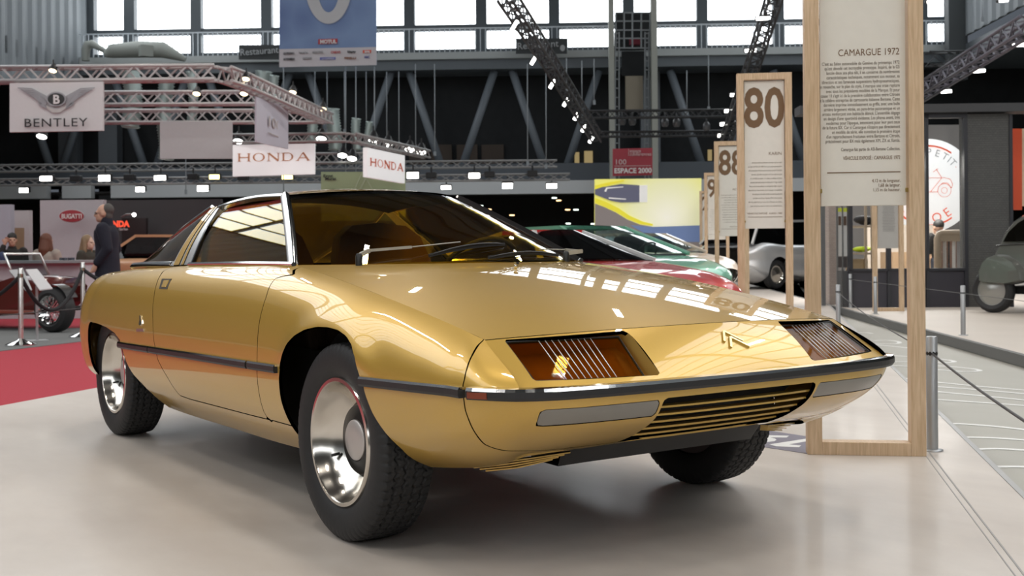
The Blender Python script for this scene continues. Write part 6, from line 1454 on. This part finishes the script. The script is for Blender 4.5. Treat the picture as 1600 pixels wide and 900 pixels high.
mb = MB(); sbox(mb, 1294, 1306.5, 200, None, dD+.8, .3); bk2 = bpy.data.materials.new('pinkish_brick'); bk2.use_nodes = True; _brick(bk2, (.40, .33, .30), (.44, .37, .33), (.30, .25, .23), 9); tag(mb.build('brick_pier', bk2), 'pale pinkish brick pier seen between the posts of the nearest frame', 'pier')
mb = MB(); sbox(mb, 1283, 1289, 300, None, dD+.5, .1); tag(mb.build('glass_door_edge', DG), 'grey edge of a glass door with lime print, just right of the nearest frame post', 'door')
# small frame on the right stand
sf = empty('small_frame', Zp(1365, 486.5, 0), math.atan2(hx[1], hx[0]), 'smaller wooden frame with a grey text panel, on the right stand before the shop', 'display frame'); dF = float((Zp(1365, 486.5, 0)-CAM)@hy); wF = 47*dF/F; hF = 2.5
def fb(nm, c, d, m): mb = MB(); mb.box(c, d, bev=.002); return mb.build(nm, m, sf)
fb('post', (.03, .03, hF/2), (.06, .06, hF), wood); fb('post', (wF-.03, .03, hF/2), (.06, .06, hF), wood); fb('bottom_rail', (wF/2, .03, .025), (wF-.12, .06, .05), wood); fb('top_rail', (wF/2, .03, hF-.03), (wF-.12, .06, .06), wood)
pz_b = Dp(1388, 388, dF)[2]; pn = fb('text_panel', (wF/2, .03, (pz_b+hF-.07)/2), (wF-.14, .016, hF-.07-pz_b), mat('panel_grey', (.44, .43, .41), .6))
for q in range(26):
    mb = MB(); mb.box((wF/2+.01, .020, 1.64-.021*q), ((wF-.24)*random.uniform(.8, 1), .002, .006)); mb.build('text_line', mat('text_grey', (.27, .26, .25), .6), pn)
# ------------------------------------------------ grey vintage saloon at the right edge
vg = bpy.data.materials.get('grey_vintage_paint') or mat('grey_vintage_paint', (.145, .150, .135), .3, .3, 1)
wv = Zp(1546, 489, 0); dV = float((wv-CAM)@fw)
c2 = empty('vintage_saloon', wv, math.atan2(hx[1], hx[0])-.90, 'grey rounded vintage saloon with an arched roof and narrow tyres, at the right edge', 'car')
# local x runs away from the visible tail to the right, y away from the viewer
roof2 = [(-.06, .78), (.03, .93), (.11, 1.08), (.22, 1.21), (.38, 1.31), (.62, 1.39), (.92, 1.45), (1.25, 1.48), (1.6, 1.46), (1.85, 1.40), (2.08, 1.22), (2.2, 1.02), (2.6, .98), (3.1, .90), (3.3, .75), (3.35, .55), (3.2, .42), (.3, .42), (.0, .50), (-.07, .62)]
def slab(poly, y0, y1, e=.10, k=.94):
    pts = np.array(poly); cen = pts.mean(0); v = []; n = len(pts)
    for y, s in ((y0, k), (y0+e, 1), (y1-e, 1), (y1, k)): v += [((p-cen)*s+cen) for p in pts] and [(*(((p-cen)*s+cen)[:1]), y, ((p-cen)*s+cen)[1]) for p in pts]
    return v, [(i*n+j, i*n+(j+1) % n, (i+1)*n+(j+1) % n, (i+1)*n+j) for i in range(3) for j in range(n)]+[tuple(range(n)), tuple(4*n-1-j for j in range(n))]
mb = MB(); v, f = slab(roof2, .10, 1.38, .12, .93); mb.add(v, f); mb.build('body', vg, c2, 50)
for y0 in (-.02, 1.22):
    mb = MB(); fp = [(-.17, .41), (-.175, .55), (-.12, .68), (-.03, .76), (.08, .79), (.22, .77), (.36, .69), (.45, .57), (.50, .43), (.30, .385), (.0, .385)]
    v, f = slab(fp, y0, y0+.28, .09, .88); mb.add(v, f); mb.build('rear_wing', vg, c2, 60)
def side_shape(nm, poly, m, y=.092, t=.01, grow=0): mb = MB(); mb.prism(poly, (0, y, 0), (1, 0, 0), (0, 0, 1), -t); return mb.build(nm, m, c2)
side_shape('side_window', [(.16, .95), (.24, 1.08), (.38, 1.20), (.54, 1.28), (.62, 1.31), (.58, .95)], darkglass, .10, .03); side_shape('side_window', [(.68, .95), (.74, 1.34), (.90, 1.38), (1.1, 1.40), (1.24, 1.40), (1.26, .95)], darkglass, .10, .03); side_shape('side_window', [(1.34, .95), (1.34, 1.39), (1.64, 1.36), (1.92, .98)], darkglass, .10, .03)
mb = MB(); mb.tube([(.65, .10, .46), (.63, .095, .95), (.69, .10, 1.37)], .014, 6); mb.tube([(1.30, .095, .44), (1.30, .095, 1.42)], .014, 6); mb.tube([(.05, .10, .90), (.4, .088, .92), (1.9, .09, .93)], .012, 6); mb.build('door_seam', mat('seam_dark', (.05, .05, .048), .4), c2)
mb = MB(); mb.box((1.12, .075, .84), (.10, .02, .025), bev=.006); mb.build('door_handle', chrome, c2)
for x, y in ((0, .10), (2.45, .10), (0, 1.38), (2.45, 1.38)):
    w = empty('wheel', (x, y, .30), 0, parent=c2)
    M_ = np.array([[1., 0, 0, 0], [0, 0, -1, 0], [0, 1, 0, 0], [0, 0, 0, 1]])
    mb = MB(); mb.lathe([(.20, .05), (.25, .068), (.285, .05), (.30, .02), (.30, -.03), (.28, -.06), (.20, -.06)], 36, M_); mb.build('tyre', tyre_m, w, 40); mb = MB(); mb.lathe([(.20, .05), (.19, .035), (.10, .05), (.05, .075), (.001, .08)], 28, M_); mb.build('rim', mat('rim_grey', (.35, .35, .33), .35, .6), w, 40)
mb = MB(); mb.box((1.3, .74, .30), (2.6, .9, .10)); mb.tube([(0, .1, .30), (0, 1.38, .30)], .03, 8); mb.tube([(2.45, .1, .30), (2.45, 1.38, .30)], .03, 8); mb.build('chassis', blackm, c2)
# ================================================================== people
skin = mat('skin', (.52, .31, .22), .55); skinp = mat('skin_pale', (.60, .40, .31), .55)
def remesh(mb, name, m, parent, vox=.012, it=6):
    me = mb.mesh(name); o = bpy.data.objects.new(name+'_tmp', me); COL.objects.link(o)
    a = o.modifiers.new('r', 'REMESH'); a.mode = 'VOXEL'; a.voxel_size = vox; b = o.modifiers.new('s', 'SMOOTH'); b.factor = .5; b.iterations = it
    bpy.context.view_layer.update(); dg = bpy.context.evaluated_depsgraph_get(); me2 = bpy.data.meshes.new_from_object(o.evaluated_get(dg)); bpy.data.objects.remove(o)
    me2.materials.clear(); me2.polygons.foreach_set('use_smooth', [True]*len(me2.polygons)); return link(name, me2, m, parent)
def limb(mb, pts, rad):
    P = [np.array(p, float) for p in pts]; n = 8; Q = []; R = []
    for i in range(len(P)-1):
        for t in np.linspace(0, 1, n, endpoint=False): Q.append(P[i]*(1-t)+P[i+1]*t); R.append(rad[i]*(1-t)+rad[i+1]*t)
    Q.append(P[-1]); R.append(rad[-1]); mb.tube(Q, R, 12)
    for p, r in zip(P, rad): mb.sphere(p, r, 12, 8)
def ell_chain(mb, secs):
    "stack of ellipses (cx, cy, z, rx, ry)"
    n = 24; v = []
    for cx, cy, z, rx, ry in secs: v += [(cx+rx*math.cos(2*PI*k/n), cy+ry*math.sin(2*PI*k/n), z) for k in range(n)]
    m = len(secs); mb.add(v, [(i*n+k, i*n+(k+1) % n, (i+1)*n+(k+1) % n, (i+1)*n+k) for i in range(m-1) for k in range(n)]+[tuple(range(n))[::-1], tuple((m-1)*n+k for k in range(n))], 0, True)
def hand(mb, w, d, curl=.5, side=1):
    "palm and five bent fingers from wrist w along d"
    w = np.array(w, float); d = np.array(d, float); d /= np.linalg.norm(d); s = np.cross(d, [0, 1., 0]); s = s if np.linalg.norm(s) > .3 else np.cross(d, [1., 0, 0]); s /= np.linalg.norm(s); n = np.cross(s, d)
    limb(mb, [w, w+d*.05, w+d*.09], [.027, .036, .034])
    for k, (o, L) in enumerate(((-.030, .062), (-.010, .074), (.010, .070), (.028, .055))):
        a = w+d*.095+s*o; b = a+(d*math.cos(curl*.5)+n*math.sin(curl*.5))*L*.5; c = b+(d*math.cos(curl*1.5)+n*math.sin(curl*1.5))*L*.5; limb(mb, [a-d*.02, a, b, c], [.010, .0095, .009, .008])
    a = w+d*.03-s*.030*side; b = a+(d*.6-s*.7*side)*.045; limb(mb, [a, b, b+(d*.9+n*.3)*.03], [.013, .011, .009])
def head(mb, c, R=1.0):
    "face towards +y; c is the head centre"
    c = np.array(c, float)
    mb.sphere(c+[0, -.015, .02], (.076*R, .098*R, .105*R), 24, 16); mb.sphere(c+[0, .035, -.055], (.056*R, .062*R, .065*R), 20, 12); mb.sphere(c+[0, .066, -.098], (.026*R, .022*R, .020*R), 12, 8)
    mb.sphere(c+[0, .075, .018], (.060*R, .022*R, .016*R), 14, 8)
    limb(mb, [c+[0, .088, .010], c+[0, .113, -.028]], [.011, .017]); mb.sphere(c+[0, .088, -.068], (.028, .014, .007), 12, 6); mb.sphere(c+[0, .085, -.082], (.024, .014, .008), 12, 6)
    for s in (-1, 1): mb.sphere(c+[s*.079*R, -.008, -.01], (.012, .024, .034), 12, 8); mb.sphere(c+[s*.034, .060, -.030], (.026, .022, .024), 12, 8)
def eyes(par, c):
    for s in (-1, 1):
        mb = MB(); mb.sphere(np.array(c)+[s*.032, .078, .000], (.014, .010, .009), 12, 8); mb.build('eye', mat('eye_dark', (.05, .035, .03), .2), par)
def figure(P, rz, label, H_=1.72, seated=False, skin_=skin, top=None, bottom=None, hair=None, hairs='short', arms='down', lean=0, coat=False):
    r = empty('person', P, rz, label, 'person'); k = H_/1.75
    z0 = -.40 if seated else 0.     # seated: hips drop to seat height
    hip = .92*k+z0; sh_ = 1.43*k+z0; hc = np.array([0, .02+lean*.25, 1.615*k+z0])
    B = MB(); head(B, hc); limb(B, [hc+[0, -.02, -.06], (0, -.02+lean*.16, sh_)], [.055, .062])
    secs = [(0, 0, hip-.08, .165, .115), (0, 0, hip+.06, .16, .11), (0, lean*.05, hip+.2, .145, .10), (0, lean*.10, hip+.34, .165, .115), (0, lean*.14, sh_-.06, .185, .105), (0, lean*.15, sh_+.0, .12, .07)]
    ell_chain(B, secs); legs = []
    for s in (-1, 1):
        if seated: L = [(s*.10, 0, hip-.06), (s*.11, .44, hip-.05), (s*.11, .42, .10)]
        else: L = [(s*.10, 0, hip-.05), (s*.105, .015, .49*k), (s*.105, -.02, .09)]
        legs.append(L); limb(B, L, [.088, .058, .042]); limb(B, [np.array(L[2])+[0, -.03, -.05], np.array(L[2])+[0, .15, -.06]], [.035, .032])
    A = []
    for s in (-1, 1):
        S0 = np.array([s*.185, lean*.15, sh_-.03])
        if arms == 'pocket': a = [S0, (s*.245, -.06, sh_-.30), (s*.215, .10, sh_-.50)]; d = (-.1*s, .4, -.9)
        elif arms == 'phone' and s == 1: a = [S0, (s*.27, .10, sh_-.25), (s*.13, .10, hc[2]-.08)]; d = (-.35*s, .05, .9)
        elif arms == 'desk': a = [S0, (s*.25, .06, sh_-.27), (s*.14, .30, sh_-.36)]; d = (-.5*s, .8, -.2)
        else: a = [S0, (s*.235, -.03, sh_-.30), (s*.225, .04, sh_-.55)]; d = (0, .15, -1)
        A.append(a); limb(B, a, [.052, .042, .030]); hand(B, a[2], d, .9 if arms in ('pocket', 'phone') else .5, s)
    remesh(B, 'body', skin_, r, .011, 4)
    T = MB(); g = .022 if not coat else .045
    ts = [(x, y, z, rx+g, ry+g) for x, y, z, rx, ry in secs]; 
    if coat: ts = [(0, -.005, hip-.42 if not seated else hip-.1, .235, .17), (0, -.005, hip-.2, .225, .165)]+ts
    ts = [q for q in ts if True]; ell_chain(T, ts)
    limb(T, [(0, -.02+lean*.16, sh_+.01), (0, -.015+lean*.17, sh_+(.075 if coat else .03))], [.085, .082 if coat else .075])
    for a in A:
        w_ = np.array(a[2])*.88+np.array(a[1])*.12; limb(T, [a[0], a[1], w_], [.075+g*.3, .058+g*.3, .046+g*.2])
    remesh(T, 'coat' if coat else 'top', top, r, .014, 5)
    Bt = MB()
    for L in legs: limb(Bt, [L[0], L[1], np.array(L[2])+[0, 0, .0]], [.108, .078, .066])
    ell_chain(Bt, [(0, 0, hip-.12, .18, .13), (0, 0, hip+.02, .172, .122)]); remesh(Bt, 'trousers', bottom, r, .014, 4)
    for L in legs: mb = MB(); limb(mb, [np.array(L[2])+[0, -.05, -.045], np.array(L[2])+[0, .16, -.055]], [.044, .038]); mb.build('shoe', hubblack, r)
    Hm = MB()
    if hairs == 'short':
        Hm.sphere(hc+[0, -.062, .050], (.082, .078, .088), 24, 14); Hm.sphere(hc+[0, -.068, -.03], (.076, .050, .075), 18, 10)
    elif hairs == 'crop':
        Hm.sphere(hc+[0, -.02, .045], (.084, .104, .094), 24, 14)
    else:
        Hm.sphere(hc+[0, -.035, .035], (.094, .104, .112), 24, 14); limb(Hm, [hc+[0, -.06, 0], hc+[0, -.085, -.14], hc+[0, -.09+lean*-.1, -.30]], [.085, .095, .055])
        for s in (-1, 1): limb(Hm, [hc+[s*.06, -.03, .02], hc+[s*.085, -.02, -.12], hc+[s*.09, -.02, -.27]], [.045, .04, .022])
    remesh(Hm, 'hair', hair, r, .011, 4)
    eyes(r, hc); return r, hc
dM = 15.5; pm = Dp(168, 400, dM); navy = mat('navy_coat', (.012, .013, .024), .9, noise=.2); greyh = mat('hair_grey', (.07, .065, .06), .7)
top_z = Dp(165, 320.5, dM)[2]; HM = (top_z-ZF-.006)
faceL = math.atan2(-hx[1], -hx[0])-PI/2      # local +y towards the left of the hall
o, hc = figure((pm[0], pm[1], ZF+.006), faceL+.15, 'man in a long navy coat and glasses standing behind the tail of the gold car', HM/ (1.735/1.75), False, skin, navy, mat('trousers_dark', (.02, .02, .022), .8), greyh, 'short', 'pocket', .12, True)
mb = MB()
for s in (-1, 1):
    mb.tube([hc+[s*.034+.024*math.cos(a), .098, .001+.018*math.sin(a)] for a in np.linspace(0, 2*PI, 15)[:-1]], .0025, 5, closed=True); mb.bar(hc+[s*.058, .098, .004], hc+[s*.080, -.01, .002], .003)
mb.bar(hc+[-.010, .10, .002], hc+[.010, .10, .002], .003); mb.build('glasses', mat('glasses_dark', (.02, .02, .02), .3), o)
def sit(px, ptop, dep, rz, label, **k):
    zt_ = Dp(px, ptop, dep)[2]; q = Dp(px, 400, dep); h = 1.68; dz = zt_-(1.735*h/1.75-.40)
    r, c = figure((q[0], q[1], max(ZF, dz)), rz, label, h, True, **k); return r
black_t = mat('top_black', (.018, .017, .016), .85); jean = mat('jeans', (.03, .035, .05), .85)
away = math.atan2(hy[1], hy[0])-PI/2
sit(73, 366.5, 19.5, away-.25, 'seated woman with long auburn hair and a beige shawl, seen from behind at the counter', skin_=skinp, top=mat('shawl_beige', (.34, .29, .25), .9), bottom=jean, hair=mat('hair_auburn', (.12, .040, .020), .6), hairs='long', arms='desk')
sit(137, 369, 20.5, faceL+PI-.2, 'seated woman with long fair hair looking right, before the BUGATTI wall', skin_=skinp, top=mat('top_olive', (.045, .04, .03), .85), bottom=jean, hair=mat('hair_fair', (.24, .16, .09), .6), hairs='long', arms='down')
sit(19, 365, 21.0, away+PI+.5, 'seated man in a black sweater holding a phone to his ear at the far left', skin_=skin, top=black_t, bottom=jean, hair=mat('hair_black', (.02, .018, .016), .6), hairs='crop', arms='phone')
sit(-14, 370, 18.9, away, 'person in a blue jacket cut off by the left edge', skin_=skin, top=mat('jacket_blue', (.035, .05, .11), .85), bottom=jean, hair=mat('hair_black', (.02, .018, .016), .6), hairs='crop', arms='desk')
mb = MB()
q = Dp(1472, 400, SD+2.2); zt_ = Dp(1471, 348.5, SD+2.2)[2]; h = 1.70
figure((q[0], q[1], 0.0), away+.3, 'dark-haired person in black bending over behind the slatted screen', h*zt_/1.66, False, skin, black_t, jean, mat('hair_black', (.02, .018, .016), .6), 'crop', 'desk', .35)
for px, dep, l in ((73, 19.5, 'beneath the woman with the shawl'), (137, 20.5, 'beneath the fair-haired woman'), (19, 21.0, 'beneath the man on the phone'), (-14, 18.9, 'beneath the person in blue')):
    q = Dp(px, 400, dep); o = empty('stool', (q[0], q[1], ZF), 0, 'black stool '+l+' behind the counter', 'stool'); mb = MB(); mb.lathe([(.001, .38), (.17, .38), (.18, .40), (.17, .42), (.001, .42)], 24); mb.build('seat', hubblack, o); mb = MB(); mb.tube([(0, 0, .02), (0, 0, .38)], .025, 8); mb.lathe([(.001, .02), (.18, .015), (.18, 0), (.001, 0)], 24); mb.build('pedestal', chrome, o)
